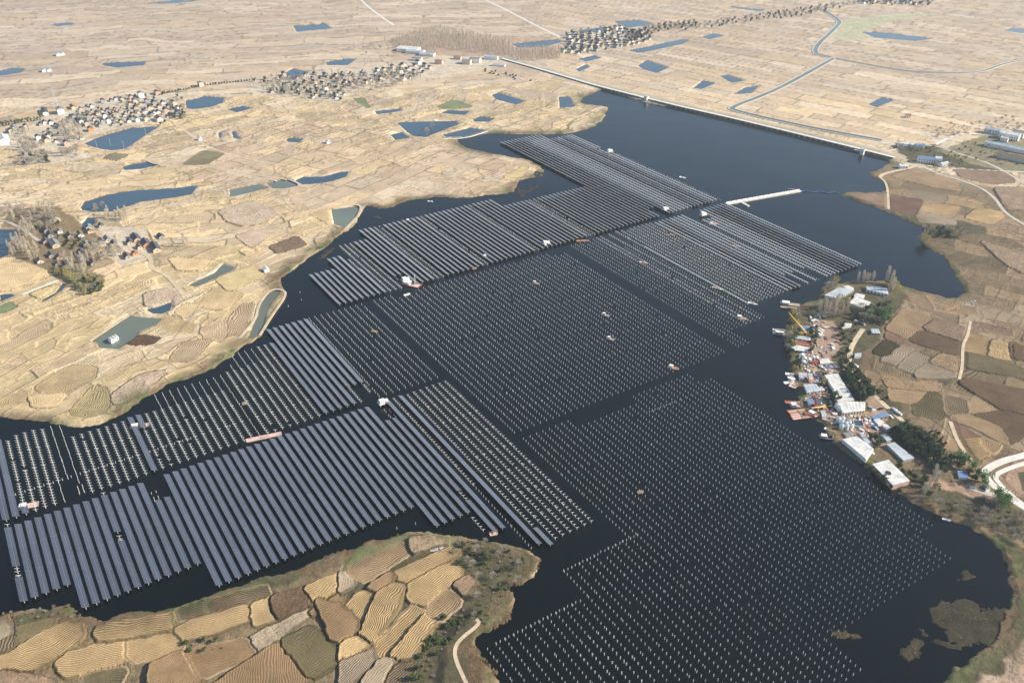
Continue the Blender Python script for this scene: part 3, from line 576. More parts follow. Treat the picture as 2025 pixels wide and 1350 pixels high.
n2 = nd('ShaderNodeTexNoise'); n2.inputs['Scale'].default_value = .035; n2.inputs['Detail'].default_value = 5; n2.inputs['Roughness'].default_value = .6; L(tc.outputs['Object'], n2.inputs['Vector'])
ph = mth('ADD', mth('ADD', mth('MULTIPLY', sp.outputs[0], 2*math.pi/2.0), mth('MULTIPLY', n1.outputs[0], 3.0)), mth('MULTIPLY', n2.outputs[0], 9.0))
wv = mth('MULTIPLY_ADD', mth('SINE', ph), .5, .5)
wv = mth('POWER', wv, .8)
# straw rows brighter, bare soil between them darker
k1 = mth('SUBTRACT', 1.12, mth('MULTIPLY', mth('MULTIPLY', mth('MULTIPLY', wv, sp.outputs[1]), mth('MULTIPLY_ADD', n1.outputs[0], 2.0, .0)), .80))
n3 = nd('ShaderNodeTexNoise'); n3.inputs['Scale'].default_value = .11; n3.inputs['Detail'].default_value = 7; n3.inputs['Roughness'].default_value = .7; L(tc.outputs['Object'], n3.inputs['Vector'])
k2 = mth('MULTIPLY', mth('MULTIPLY_ADD', n2.outputs[0], .6, .70), mth('MULTIPLY_ADD', n3.outputs[0], .7, .65))
ctr = mth('ADD', mth('MULTIPLY', sp.outputs[2], .55), .45)
k3 = mth('MULTIPLY_ADD', mth('SUBTRACT', n1.outputs[0], .5), ctr, 1.0)
kk = mth('MULTIPLY', mth('MULTIPLY', k1, k2), k3)
vm = nd('ShaderNodeVectorMath', operation='SCALE'); L(ac.outputs['Color'], vm.inputs[0]); L(kk, vm.inputs['Scale']); L(vm.outputs[0], b.inputs['Base Color'])
hgt = mth('ADD', mth('MULTIPLY', mth('MULTIPLY', wv, sp.outputs[1]), -.22), mth('MULTIPLY', n1.outputs[0], mth('MULTIPLY_ADD', sp.outputs[2], .8, .25)))
bp = nd('ShaderNodeBump'); bp.inputs['Distance'].default_value = 1.0; bp.inputs['Strength'].default_value = .8; L(hgt, bp.inputs['Height']); L(bp.outputs[0], b.inputs['Normal'])
gme = grid_mesh(); gme.materials.append(gm)
tag(obj('ground', gme), kind='structure')

# ------------------------------------------------------------------ water sheets
def sheet(name, P, z, m, grow=6.0):
    P = np.array(P); c = P.mean(0)
    a = 0
    for k in range(len(P)): q, r = P[k], P[(k+1) % len(P)]; a += q[0]*r[1]-r[0]*q[1]
    s = 1 if a > 0 else -1; out = []
    for k in range(len(P)):
        p0, p1, p2 = P[k-1], P[k], P[(k+1) % len(P)]
        t1 = (p1-p0)/max(np.hypot(*(p1-p0)), 1e-6); t2 = (p2-p1)/max(np.hypot(*(p2-p1)), 1e-6); tt_ = t1+t2
        nn = np.array([tt_[1], -tt_[0]]); nn = nn/max(np.hypot(*nn), 1e-6)*s; out.append(p1+nn*grow)
    bm = bmesh.new(); vs = [bm.verts.new((p[0], p[1], z)) for p in out]; f = bm.faces.new(vs)
    f.normal_update()
    if f.normal.z < 0: f.normal_flip()
    bmesh.ops.triangulate(bm, faces=[f])
    me = bpy.data.meshes.new(name); bm.to_mesh(me); bm.free(); me.materials.append(m)
    return obj(name, me)
tag(sheet('lake_water', lake, 0.0, M['lake'], 7), kind='structure')
for P, mm, lb in PONDS:
    tag(sheet('pond_water', GP(P), 0.004, M[mm], 3.5), label=lb, kind='structure')

# ------------------------------------------------------------------ roads and canals
def ribbon(P, wd_, z, name, m, off=0.0, thick=.0):
    P = smooth(np.array(P), False, 2); n_ = len(P); bm_ = MB(); vs = []
    for k in range(n_):
        a = P[max(k-1, 0)]; b2 = P[min(k+1, n_-1)]; tg = (b2-a)/max(np.hypot(*(b2-a)), 1e-6); nn = np.array([-tg[1], tg[0]])
        for s_ in (-.5, .5):
            q = P[k]+nn*(off+s_*wd_); vs += [(q[0], q[1], z)]
    fs = [(2*k, 2*k+2, 2*k+3, 2*k+1) for k in range(n_-1)]
    if thick:
        m0 = len(vs); vs += [(x, y, zz-thick) for x, y, zz in vs]
        fs += [(2*k, 2*k+1+0, m0+2*k+1, m0+2*k) for k in (0, n_-1)]
        fs += [(2*k, m0+2*k, m0+2*k+2, 2*k+2) for k in range(n_-1)]+[(2*k+1, 2*k+3, m0+2*k+3, m0+2*k+1) for k in range(n_-1)]
    bm_.add(vs, [f[::-1] for f in fs]); o = bm_.build(name, m); return o
def ground_z(px_, py_): return 1.15
for i, (pl, wdt, mm, nm, lb) in enumerate(ROADS):
    z = 3.95 if nm == 'dam_road' else 1.30+.004*i
    tag(ribbon(GP(pl, z), wdt, z, nm, M[mm], thick=.5), kind='structure')
for pl, wdt, lb in CANALS:
    P = GP(pl, 1.9)
    tag(ribbon(P, wdt, 1.35, 'canal_water', M['murk']), label='water in the '+lb, kind='structure')
    for s_ in (-1, 1):
        tag(ribbon(P, 2.2, 1.95, 'canal_bank', M['road'], off=s_*(wdt/2+.9), thick=1.0), kind='structure')

# ------------------------------------------------------------------ solar farm
TH = 0.58175; UX, UY = math.cos(TH), math.sin(TH)
U0, DU = 237.5, 5.915
def UV(u, v): return (u*UX-v*UY, u*UY+v*UX)
def NU(n): return U0+DU*n
TILT = R(20); TAB = 24.87; SP = 3.31
def panel_mat():
    m = bpy.data.materials.new('solar_glass'); m.use_nodes = True; t = m.node_tree; b = t.nodes['Principled BSDF']; L = t.links.new
    def mt(op, a, b_=None):
        x = t.nodes.new('ShaderNodeMath'); x.operation = op
        for i, v in enumerate((a, b_)):
            if v is None: continue
            if isinstance(v, (int, float)): x.inputs[i].default_value = v
            else: L(v, x.inputs[i])
        return x.outputs[0]
    tc = t.nodes.new('ShaderNodeTexCoord'); s = t.nodes.new('ShaderNodeSeparateXYZ'); L(tc.outputs['UV'], s.inputs[0])
    # uv: x across the table in metres from its axis, y along it
    gx = mt('GREATER_THAN', mt('ABSOLUTE', mt('SUBTRACT', mt('ABSOLUTE', s.outputs[0]), 0.0)), .07)
    gy = mt('GREATER_THAN', mt('PINGPONG', s.outputs[1], .52), .03)
    ed = mt('LESS_THAN', mt('ABSOLUTE', s.outputs[0]), 2.0)
    mid = mt('GREATER_THAN', mt('ABSOLUTE', mt('SUBTRACT', mt('ABSOLUTE', s.outputs[0]), 1.02)), .02)
    f = mt('MULTIPLY', mt('MULTIPLY', gx, gy), mt('MULTIPLY', ed, mid))
    oi = t.nodes.new('ShaderNodeObjectInfo')
    mr = t.nodes.new('ShaderNodeMapRange'); mr.inputs[3].default_value = .75; mr.inputs[4].default_value = 1.3; L(oi.outputs['Random'], mr.inputs[0])
    wn = t.nodes.new('ShaderNodeTexWhiteNoise'); wn.noise_dimensions = '2D'
    fl = t.nodes.new('ShaderNodeVectorMath'); fl.operation = 'SCALE'; fl.inputs['Scale'].default_value = .96; L(tc.outputs['UV'], fl.inputs[0])
    f2 = t.nodes.new('ShaderNodeVectorMath'); f2.operation = 'FLOOR'; L(fl.outputs[0], f2.inputs[0]); L(f2.outputs[0], wn.inputs['Vector'])
    vs = t.nodes.new('ShaderNodeVectorMath'); vs.operation = 'SCALE'; vs.inputs[0].default_value = (.045, .057, .078); L(mt('MULTIPLY', mr.outputs[0], mt('ADD', mt('MULTIPLY', wn.outputs['Value'], .35), .82)), vs.inputs['Scale'])
    mx = t.nodes.new('ShaderNodeMix'); mx.data_type = 'RGBA'; mx.inputs['A'].default_value = (.42, .44, .48, 1); L(f, mx.inputs['Factor']); L(vs.outputs[0], mx.inputs['B'])
    L(mx.outputs['Result'], b.inputs['Base Color']); b.inputs['Roughness'].default_value = .2; b.inputs['Metallic'].default_value = .45; b.inputs['IOR'].default_value = 1.9
    b.inputs['Sheen Weight'].default_value = 1.0; b.inputs['Sheen Roughness'].default_value = .38; b.inputs['Sheen Tint'].default_value = (1, .95, .92, 1)
    b.inputs['Specular IOR Level'].default_value = .8
    return m
M['glass'] = panel_mat()
M['backsheet'] = mat('panel_backsheet', (.10, .11, .13), .6)
HP = 2.15
def deck_mesh(ln):
    m = MB(); hw = 2.05; n_ = 1
    c, s = math.cos(TILT), math.sin(TILT)
    def q(x, y, z): return (x*c+z*s, y, HP-x*s+z*c)
    g = .06
    vs = [q(-hw, g, .04), q(hw, g, .04), q(hw, ln-g, .04), q(-hw, ln-g, .04), q(-hw, g, 0), q(hw, g, 0), q(hw, ln-g, 0), q(-hw, ln-g, 0)]
    m.m = 0; m.add(vs, [(0, 1, 2, 3)])
    m.m = 1; m.add(vs, [(7, 6, 5, 4)]); m.m = 2; m.add(vs, [(0, 4, 5, 1), (1, 5, 6, 2), (2, 6, 7, 3), (3, 7, 4, 0)])
    me = m.mesh('panel_section', [M['glass'], M['backsheet'], M['galv']])
    uv = me.uv_layers.new(name='UVMap')
    for p in me.polygons:
        for li, vi in zip(p.loop_indices, p.vertices):
            uv.data[li].uv = [(-hw, 0), (hw, 0), (hw, ln), (-hw, ln)][vi % 4]
    return me
DECK = {}
def deck(ln):
    k = round(ln, 1)
    if k not in DECK: DECK[k] = deck_mesh(k)
    return DECK[k]
def ring_post(m, r, h, z0=-2.5, n=10):
    """hollow concrete pile: wall, rim and the dark bore"""
    o = [(r*math.cos(2*math.pi*k/n), r*math.sin(2*math.pi*k/n)) for k in range(n)]; ri = r*.55
    vs = [(x, y, z0) for x, y in o]+[(x, y, h) for x, y in o]+[(x*ri/r, y*ri/r, h) for x, y in o]+[(x*ri/r, y*ri/r, h-.3) for x, y in o]
    fs = []
    for k in range(n):
        j = (k+1) % n
        fs += [(k, j, n+j, n+k), (n+k, n+j, 2*n+j, 2*n+k), (2*n+k, 2*n+j, 3*n+j, 3*n+k)]
    fs.append(tuple(3*n+k for k in range(n)))
    m.add(vs, fs)
PR = .20
def arm_add(m, ox=0, oy=0, z=1.95, L_=1.55, w_=.09):
    c, s = math.cos(TILT), math.sin(TILT)
    Mx = Matrix.Translation((ox, oy, z)) @ Matrix.Rotation(TILT, 4, 'Y')
    m.box(-L_, L_, -w_, w_, -.08, .08, Mx)
    m.tube((ox, oy, z-1.1), (ox+L_*.62*c, oy, z-L_*.62*s-.05), .06, n=4); m.tube((ox, oy, z-1.0), (ox-L_*.62*c, oy, z+L_*.62*s-.05), .06, n=4)
m = MB(); ring_post(m, PR, 1.75); POST = m.mesh('support_post', M['pile'])
m = MB(); arm_add(m); ARM = m.mesh('crossarm', M['galv'])
m = MB(); ring_post(m, PR, 2.05); PILE = m.mesh('pile', M['pile'])
def pile_vs(v0, v1):
    """positions of the eight posts of every table between two ends of a row"""
    out = []; k = max(1, round((v1-v0)/TAB)); off = (v1-v0)/k
    if k == 1 and (v1-v0) < TAB*.8:
        nn = max(1, int((v1-v0)/SP)); return [v0+.85+i*SP for i in range(nn)]
    for i in range(k):
        for j in range(8): out.append(v0+i*off+.85+j*SP)
    return out
ROWN = {}
def panel_row(n, v0, v1, where, grp):
    x, y = UV(NU(n), v0)
    r = empty('solar_panel_row', (x, y, 0), TH)
    ROWN[where] = ROWN.get(where, 0)+1
    tag(r, f'{ordinal(ROWN[where])} glass solar panel row from the left {where}', 'solar panels', grp)
    k = max(1, round((v1-v0)/TAB)); ln = (v1-v0)/k
    for i in range(k): obj('panel_section', deck(ln), r, (0, i*ln, 0), (0, random.gauss(0, .010), 0))
    q = pile_vs(v0, v1); use = sorted(set([q[0], q[-1]]+q[4::8]))
    for s_ in use:
        p = obj('support_post', POST, r, (0, s_-v0, 0)); obj('crossarm', ARM, p, (0, 0, 0))
    return r
RAILM = {}
def rack_row(n, v0, v1, where, grp):
    x, y = UV(NU(n), v0); r = empty('mounting_rack_row', (x, y, 0), TH)
    ROWN[where] = ROWN.get(where, 0)+1
    tag(r, f'{ordinal(ROWN[where])} open steel rack row from the left {where}', 'rack', grp)
    q = pile_vs(v0, v1)
    for s_ in q[:100]:
        p = obj('support_post', POST, r, (0, s_-v0, 0)); obj('crossarm', ARM, p)
    c, s = math.cos(TILT), math.sin(TILT)
    for xx in (-1.35, 0, 1.35):
        m = MB(); m.box(xx*c-.16, xx*c+.16, 0, v1-v0, 2.1-xx*s, 2.22-xx*s); m.build('purlin', M['galv'], r)
    return r
PILES, TS = [], []
def piles(n, v0, v1, where): PILES.extend([(*UV(NU(n), v), where) for v in pile_vs(v0, v1)])
def tees(n, v0, v1, where): TS.extend([(*UV(NU(n), v), where) for v in pile_vs(v0, v1)])

# block A, in front
A_ = 'in the large block nearest the camera'
g_ = 'finished solar panel rows on the lake'
Atop = {n: 532.8 for n in range(-47, 2)}
for n in (-32, -31, -3, -2): Atop[n] = 508.2
def Abot(n): return 458.8 if n <= -43 else 434.3 if n <= -31 else 409.6 if n <= -8 else 384.7 if n <= -3 else 359.9
for n in range(-47, 0):
    if n == -47: panel_row(n, 458.8, 481.5, A_, g_); panel_row(n, 492.0, 532.8, A_, g_); TS += [(*UV(NU(n), v), 'in the gap of the leftmost panel row') for v in (483.5, 487, 490)]; continue
    if n == -37: panel_row(n, 434.3, 481.0, A_, g_); panel_row(n, 490.5, 532.8, A_, g_); TS += [(*UV(NU(n), v), 'in the gap of a panel row of the large block') for v in (483, 486.3)]; continue
    if n == -2: panel_row(n, 359.9, 396, A_, g_); panel_row(n, 407, 508.2, A_, g_); TS += [(*UV(NU(n), v), 'in the gap of a panel row of the large block') for v in (398.5, 401.8, 405)]; continue
    panel_row(n, Abot(n), Atop[n], A_, g_)
tees(-3, 365, 384, 'at the foot of the large panel block')
tees(0, 408, 533, 'in the lone row between two panel rows'); piles(0, 335, 408, 'in a single file between panel rows')
panel_row(1, 335, 533, A_, g_); panel_row(2, 330.5, 349, A_, g_); tees(2, 352, 533, 'in the rack field right of the large panel block')
for n in range(3, 9): tees(n, 333.6, 532.8, 'in the rack field right of the large panel block')
for v in (515, 512, 520, 523): PILES += [(*UV(NU(-2.2), v), 'in the little cluster near the top of the large block'), (*UV(NU(-1.6), v-2), 'in the little cluster near the top of the large block')]
for v in (505, 502, 511): PILES += [(*UV(NU(-32.3), v+8), 'in the little cluster near the top of the large block'), (*UV(NU(-31.8), v+8), 'in the little cluster near the top of the large block')]
# block B, eight rows by the left shore
B_ = 'in the left shore block of eight'
panel_row(-9, 542.3, 667, B_, g_)
for n in range(-8, -4): panel_row(n, 542.3, 691.7, B_, g_)
panel_row(-4, 567.3, 691.7, B_, g_); tees(-4, 542.3, 565, 'at the foot of the eight row block')
for n in (-3, -2): panel_row(n, 567.3, 691.7, B_, g_)
for v in (563, 559.5, 556, 552.6): TS.append((*UV(NU(-2), v), 'at the foot of the eight row block'))
LT = 'in the rack field by the left shore'; LP = 'along the left shore beyond the racks'
for n in (-10, -11): tees(n, 542, 668, LT)
for n, t_, p_ in ((-12, 643, 665), (-13, 643, 665), (-14, 643, 665), (-15, 640, 661), (-16, 640, 659), (-17, 641, 0)):
    tees(n, 541.8, t_, LT)
    if p_: piles(n, t_, p_, LP)
piles(-18, 541.8, 640.5, 'in a single file through the left rack field')
for n in range(-27, -18): tees(n, 541.8, 615, LT); piles(n, 615, 640, LP)
for n in (-29, -28): tees(n, 541.8, 616, LT)
tees(-30, 541.8, 597, LT); panel_row(-30, 597.5, 617, 'beside the left rack field', g_); panel_row(-31, 541.5, 617, 'beside the left rack field', g_)
for n in list(range(-31, -25))+[-21]: PILES.append((*UV(NU(n+.45), 567.1), 'alone between the rack rows by the left shore'))
FT = 'in the rack field at the left frame edge'
for n in range(-38, -31): tees(n, 541.2, 614.2, FT)
piles(-39, 557, 637.5, FT); piles(-40, 565.6, 637.6, FT); tees(-41, 565.6, 635, FT); piles(-41, 541, 565.6, FT)
for n in (-42, -43, -44, ): tees(n, 541.2, 638.5, FT)
tees(-45, 553, 638.5, FT); panel_row(-45, 541.2, 551.5, 'at the left frame edge', g_)
for n in (-46, -47, -48, -49): panel_row(n, 541.2, 640, 'at the left frame edge', g_)
for n in range(-46, -32): PILES.append((*UV(NU(n+.45), 567.1), 'alone between the rack rows at the left frame edge'))
PILES += [(*UV(NU(-39.3), v), FT) for v in (545, 547, 549, 551, 553)]+[(*UV(NU(-38.8), v), FT) for v in (545, 547, 549, 551, 553)]
# block C and D, the long bank of rows beyond
Cn = lambda k: 4.55+k*1.0055
C_ = 'in the long far bank of rows'
def crow(k):
    n = Cn(k)
    vb = 701.5+.09*max(0, n-19)
    vt = 776 if k < 5 else 801 if k < 9 else 826 if k < 15 else 852 if k < 38 else 853.5 if k < 45 else 828.5 if k < 66 else 1034.5 if k < 78 else 1009.5
    return n, vb, vt
Trows = {9, 10, 11, 18, 19, 28, 29, 39, 40, 51, 52, 73, 74, 75, 76}
for k in range(0, 85):
    n, vb, vt = crow(k)
    if k == 8: panel_row(n, vb, 762, C_, g_); tees(n, 764, 801, 'among the far panel rows'); continue
    if k in (9, 10, 11): tees(n, vb, vt, 'among the far panel rows'); continue
    if k in (12, 13): panel_row(n, 727.8, vt, C_, g_); PILES += [(*UV(NU(n), v), 'beside the transformer platform') for v in (722, 725)]; continue
    if k in (18, 19, 28, 39, 51, 52): tees(n, vb, vt, 'among the far panel rows'); continue
    if k in (73, 77, 80): rack_row(n, vb, vt, 'in the long far bank of racks', 'open rack rows on the lake'); continue
    if k in (74, 75, 76): rack_row(n, vb, vt, 'in the long far bank of racks', 'open rack rows on the lake'); continue
    if k in (69, 70): panel_row(n, 730, vt, C_, g_); continue
    if k >= 83:
        rack_row(n, 940 if k == 84 else 940, vt, 'in the long far bank of racks', 'open rack rows on the lake')
        rack_row(n, vb, 935 if k == 83 else 915, 'in the long far bank of racks', 'open rack rows on the lake'); continue
    panel_row(n, vb, vt, C_, g_)
piles(Cn(85), 705, 930, 'along the far edge of the long bank')
# block F, far right bank
F_ = 'in the far right bank of rows'; fr = 'open rack rows on the lake'
for n in range(62, 90):
    nn = n+.15
    if n in (88, 87, 86, 85, 84, 72, 73): panel_row(nn, 494.3, 695, F_, g_)
    elif n in (89, 83, 82, 81, 80, 79, 77, 76, 75, 74, 71, 70): rack_row(nn, 494.3 if n not in (76, 79, 74) else 520, 694 if n not in (79, 80, 81) else 669, 'in the far right bank of racks', fr)
    elif n == 78: piles(nn, 494.3, 660, 'in the far right bank')
    else: tees(nn, 494.3, 697, 'in the far rack field')
# block G, strip between
for n in range(50, 62):
    vb = 443.5 if n < 53 else 469.0
    if n in (56, 57, 59): tees(n, vb, 696.5, 'in the far rack field')
    elif n == 61: rack_row(n, 495, 650, 'in the middle rack field', fr); tees(n, 652, 696, 'in the far rack field')
    else: piles(n, vb, 695.7 if n not in (58, 60) else 660, 'in the far pile strip')
# mid left and middle pile fields
for j in range(10): piles(-1.34+j, 541.6, 693.7, 'in the pile field behind the rack rows')
for j in range(38):
    n = 9.8+j*1.003
    piles(n, 443.3, 693.5 if j < 4 else (684 if j < 8 else (692 if j < 35 else 683)), 'in the broad middle pile field')
# bottom right pile field
W_ = 'in the great pile field at the lower right'
def brspan(n):
    vt = (434.6 if n >= 10 else None)
    lo = 160.4 if n <= 17 else 184.7 if n <= 36 else 184.7
    return lo
for n in range(-12, 41):
    if n <= -5: seg = [(120, 284.2)]
    elif n <= 0: seg = [(120, 259.5), (259.5, 284.2)]
    elif n <= 9: seg = [(120, 308.9)]
    elif n <= 17: seg = [(160.4, 284.2), (284.2, 434.8)]
    elif n <= 27: seg = [(184.7, 284.2), (284.2, 422)] 
    elif n <= 37: seg = [(184.7, 434.4)]
    else: seg = [(209.7, 434.4 if n < 39 else 420)]
    if n <= 9: seg = [(v0 if n > 5 else 135, v1) for v0, v1 in seg]
    for v0, v1 in seg: piles(n, v0, v1, W_)
for k in range(21): PILES.append((*UV(NU(1+k*.5), 308.6), W_))
for k in range(20): PILES.append((*UV(NU(-10+k*.5), 284.2), W_))
for k in range(12): PILES.append((*UV(NU(27.5+k*.5), 410), W_))
for x_, y_ in Z([(330,430),(440,402)],675,900,3): PILES.append((*G(x_, y_, 1), 'standing alone off the near field'))
for x_, y_ in Z([(1780,382),(1788,425),(1710,465)],0,450,3): PILES.append((*G(x_, y_, 1), 'standing alone off the banked spit'))
rj = random.Random(5)
PILES = [(p[0]+rj.gauss(0, .11), p[1]+rj.gauss(0, .11), p[2]) for p in PILES if rj.random() > .012]
TS = [(p[0]+rj.gauss(0, .05), p[1]+rj.gauss(0, .05), p[2]) for p in TS if rj.random() > .008]
keep = []
lkP = lake
px_ = np.array([p[0] for p in PILES]); py_ = np.array([p[1] for p in PILES])
okp = inside(px_, py_, lkP) & (segdist(px_, py_, lkP) > 3)
PILES = [p for p, o_ in zip(PILES, okp) if o_]
tx_ = np.array([p[0] for p in TS]); ty_ = np.array([p[1] for p in TS])
okt = inside(tx_, ty_, lkP) & (segdist(tx_, ty_, lkP) > 2.5)
TS = [p for p, o_ in zip(TS, okt) if o_]
def proj(x, y, z=0):
    d = np.array([x, y, z-CAMH]); zz = d@_fw
    return 1012.5+FPX*(d@_rt)/zz, 675-FPX*(d@_up)/zz, zz
def in_view(x, y):
    a, b_, c_ = proj(x, y, 1); return -5 < a < 2030 and -5 < b_ < 1355
def split(lst, nmax=300):
    q = sorted(range(len(lst)), key=lambda i: (not in_view(lst[i][0], lst[i][1]), proj(lst[i][0], lst[i][1])[2]))
    s_ = set(q[:nmax]); return [lst[i] for i in q[:nmax]], [l_ for i, l_ in enumerate(lst) if i not in s_]
near_p, far_p = split(PILES)
PM = []
for v_ in range(4):
    m = MB(); ring_post(m, PR*(.94+.04*v_), 1.65+.12*v_); PM.append(m.mesh('pile', M['pile']))
for i, (x_, y_, wh) in enumerate(near_p):
    tag(obj('concrete_pile', random.choice(PM), None, (x_, y_, 0), (random.uniform(-.02, .02), random.uniform(-.02, .02), random.random())),
        f'bare white pile {wh}', 'pile', 'white piles '+wh)
def merged(name, meshes, pts, mats, jit=.02):
    """one mesh of very many copies, for the far piles and racks nobody could count"""
    V, F, MI = [], [], []; off = 0
    data = []
    for me in meshes:
        co = np.empty(len(me.vertices)*3); me.vertices.foreach_get('co', co)
        data.append((co.reshape(-1, 3), [tuple(p.vertices) for p in me.polygons], [p.material_index for p in me.polygons]))
    for x_, y_, rz, ti in pts:
        co, fs, mi = data[ti]; c, s = math.cos(rz), math.sin(rz)
        V.append(np.stack([co[:, 0]*c-co[:, 1]*s+x_, co[:, 0]*s+co[:, 1]*c+y_, co[:, 2]*random.uniform(.93, 1.07)], 1))
        F += [tuple(i+off for i in f) for f in fs]; MI += mi; off += len(co)
    me = bpy.data.meshes.new(name); me.from_pydata(np.concatenate(V).tolist(), [], F)
    for q in mats: me.materials.append(q)
    me.polygons.foreach_set('material_index', MI); me.update(); return me
m = MB(); ring_post(m, PR, 1.8, n=6); LP_ = m.mesh('pile', M['pile'])
tag(obj('far_piles', merged('far_piles', [LP_], [(p[0], p[1], 0, 0) for p in far_p], [M['pile']])),
    'thousands of bare white piles receding over the middle of the lake', 'piles', kind='stuff')
near_t, far_t = split(TS)
for x_, y_, wh in near_t:
    r = empty('rack_stand', (x_, y_, 0), TH+random.uniform(-.01, .01))
    tag(r, f'T shaped rack stand {wh}', 'rack stand', 'T shaped rack stands '+wh)
    obj('post', POST, r); obj('crossarm', ARM, r)
m = MB(); m.m = 0; ring_post(m, PR, 1.75, n=6); m.m = 1; arm_add(m); LT_ = m.mesh('stand', [M['pile'], M['galv']])
tag(obj('far_rack_stands', merged('far_rack_stands', [LT_], [(p[0], p[1], TH, 0) for p in far_t], [M['pile'], M['galv']])),
    'many hundreds of T shaped rack stands in the farther rack fields', 'rack stands', kind='stuff')
print('PILES', len(PILES), 'TS', len(TS), 'objs', len(bpy.data.objects))

# ------------------------------------------------------------------ small builders
for k_, c_ in dict(roof_dark=(.075,.08,.09), roof_grey=(.22,.22,.22), roof_red=(.30,.11,.07), roof_brown=(.17,.12,.09), roof_blue=(.12,.22,.38), roof_white=(.70,.70,.68),
                   roof_pale=(.50,.54,.56), wall_white=(.78,.77,.73), wall_cream=(.62,.54,.40), wall_pink=(.60,.42,.34), wall_orange=(.60,.30,.14), wall_grey=(.40,.39,.37), wall_brick=(.34,.18,.12)).items():
    M[k_] = mat(k_, c_, .8, noise=.12, nscale=.5)
M['roof_white'] = mat('roof_white', (.60,.60,.57), .7, noise=.34, nscale=.22, stripes=(.9, .06))
M['roof_pale'] = mat('roof_pale', (.42,.47,.50), .7, noise=.25, nscale=.15, stripes=(.9, .06))
M['red'] = mat('red_paint', (.55,.07,.05), .5); M['yellow'] = mat('yellow_paint', (.70,.42,.05), .5); M['orange'] = mat('orange_paint', (.45,.20,.10), .5)
M['blue'] = mat('blue_paint', (.06,.20,.50), .5); M['navy'] = mat('navy_steel', (.04,.07,.12), .5); M['rust'] = mat('rusty_steel', (.38,.14,.09), .75, noise=.25, nscale=.6)
M['tan_wood'] = mat('weathered_wood', (.42,.33,.24), .85, noise=.2, nscale=1); M['tyre'] = mat('tyre_rubber', (.02,.02,.02), .9); M['carglass'] = mat('vehicle_glass', (.03,.04,.05), .15)
M['silver'] = mat('silver_paint', (.55,.57,.60), .4, metal=.3); M['black'] = mat('black_paint', (.03,.03,.03), .4); M['pinkdeck'] = mat('faded_pink_deck', (.62,.44,.38), .8, noise=.2, nscale=.6)
M['timber'] = mat('branch_bark', (.30,.25,.20), .9); M['twig'] = mat('bare_twigs', (.58,.51,.40), .95); M['twig_d'] = mat('grey_twigs', (.40,.355,.29), .95)
M['twig_y'] = mat('yellow_leaves', (.36,.31,.12), .9); M['leaf_d'] = mat('dark_leaves', (.045,.07,.028), .8); M['leaf_m'] = mat('green_leaves', (.085,.12,.04), .8)
M['leaf_b'] = mat('bright_leaves', (.10,.19,.05), .8); M['reed'] = mat('dry_reeds', (.34,.24,.14), .95); M['reed_g'] = mat('olive_reeds', (.17,.16,.07), .95)

def house_mesh(L_, W, h, rh, wm, rm, detail=0):
    """returns (wall mesh, roof mesh, [window meshes]) for a gabled house, ridge along local x"""
    w_ = MB(); x, y = L_/2, W/2
    vs = [(-x, -y, -1.5), (x, -y, -1.5), (x, y, -1.5), (-x, y, -1.5), (-x, -y, h), (x, -y, h), (x, y, h), (-x, y, h), (-x, 0, h+rh), (x, 0, h+rh)]
    w_.add(vs, [(0, 1, 5, 4), (2, 3, 7, 6), (1, 2, 6, 9, 5), (3, 0, 4, 8, 7), (0, 3, 2, 1)])
    r = MB(); o = .45; e = .12
    s = rh/y; ye = y+o
    for sg in (-1, 1):
        a = [(-x-o, 0, h+rh+e), (x+o, 0, h+rh+e), (x+o, sg*ye, h-o*s+e), (-x-o, sg*ye, h-o*s+e)]
        b_ = [(p[0], p[1], p[2]-.16) for p in a]
        f = [(0, 1, 2, 3), (7, 6, 5, 4), (0, 4, 5, 1), (1, 5, 6, 2), (2, 6, 7, 3), (3, 7, 4, 0)]
        r.add(a+b_, f if sg < 0 else [q[::-1] for q in f])
    r.box(-x-o, x+o, -.18, .18, h+rh+.06, h+rh+.26)
    wl = []
    if detail:
        n_ = max(2, int(L_/3.2))
        for k in range(n_):
            m = MB(); cx_ = -x+(k+.5)*L_/n_
            if k == n_//2: m.box(cx_-.6, cx_+.6, -y-.05, -y+.02, 0, 2.2); wl.append(('door', m.mesh('door', M['wall_brick'])))
            else: m.box(cx_-.7, cx_+.7, -y-.05, -y+.02, .9, 2.1); m.box(cx_-.85, cx_+.85, -y-.14, -y-.05, .78, .88); wl.append(('window', m.mesh('window', M['dark'])))
        if h > 5:
            for k in range(n_):
                m = MB(); cx_ = -x+(k+.5)*L_/n_; m.box(cx_-.7, cx_+.7, -y-.05, -y+.02, 3.9, 5.2); wl.append(('window', m.mesh('window', M['dark'])))
        m = MB(); m.box(x-.02, x+.05, -.6, .6, h-1.6, h-.5); wl.append(('window', m.mesh('window', M['dark'])))
    return w_.mesh('wall', M[wm]), r.mesh('roof', M[rm]), wl
HM = {}
HCOL = {'wall_white': 'white', 'wall_cream': 'cream', 'wall_pink': 'pink', 'wall_orange': 'orange', 'wall_grey': 'grey', 'wall_brick': 'brick'}
RCOL = {'roof_dark': 'dark tiled', 'roof_grey': 'grey', 'roof_red': 'red', 'roof_brown': 'brown', 'roof_blue': 'blue', 'roof_white': 'white', 'roof_pale': 'pale'}
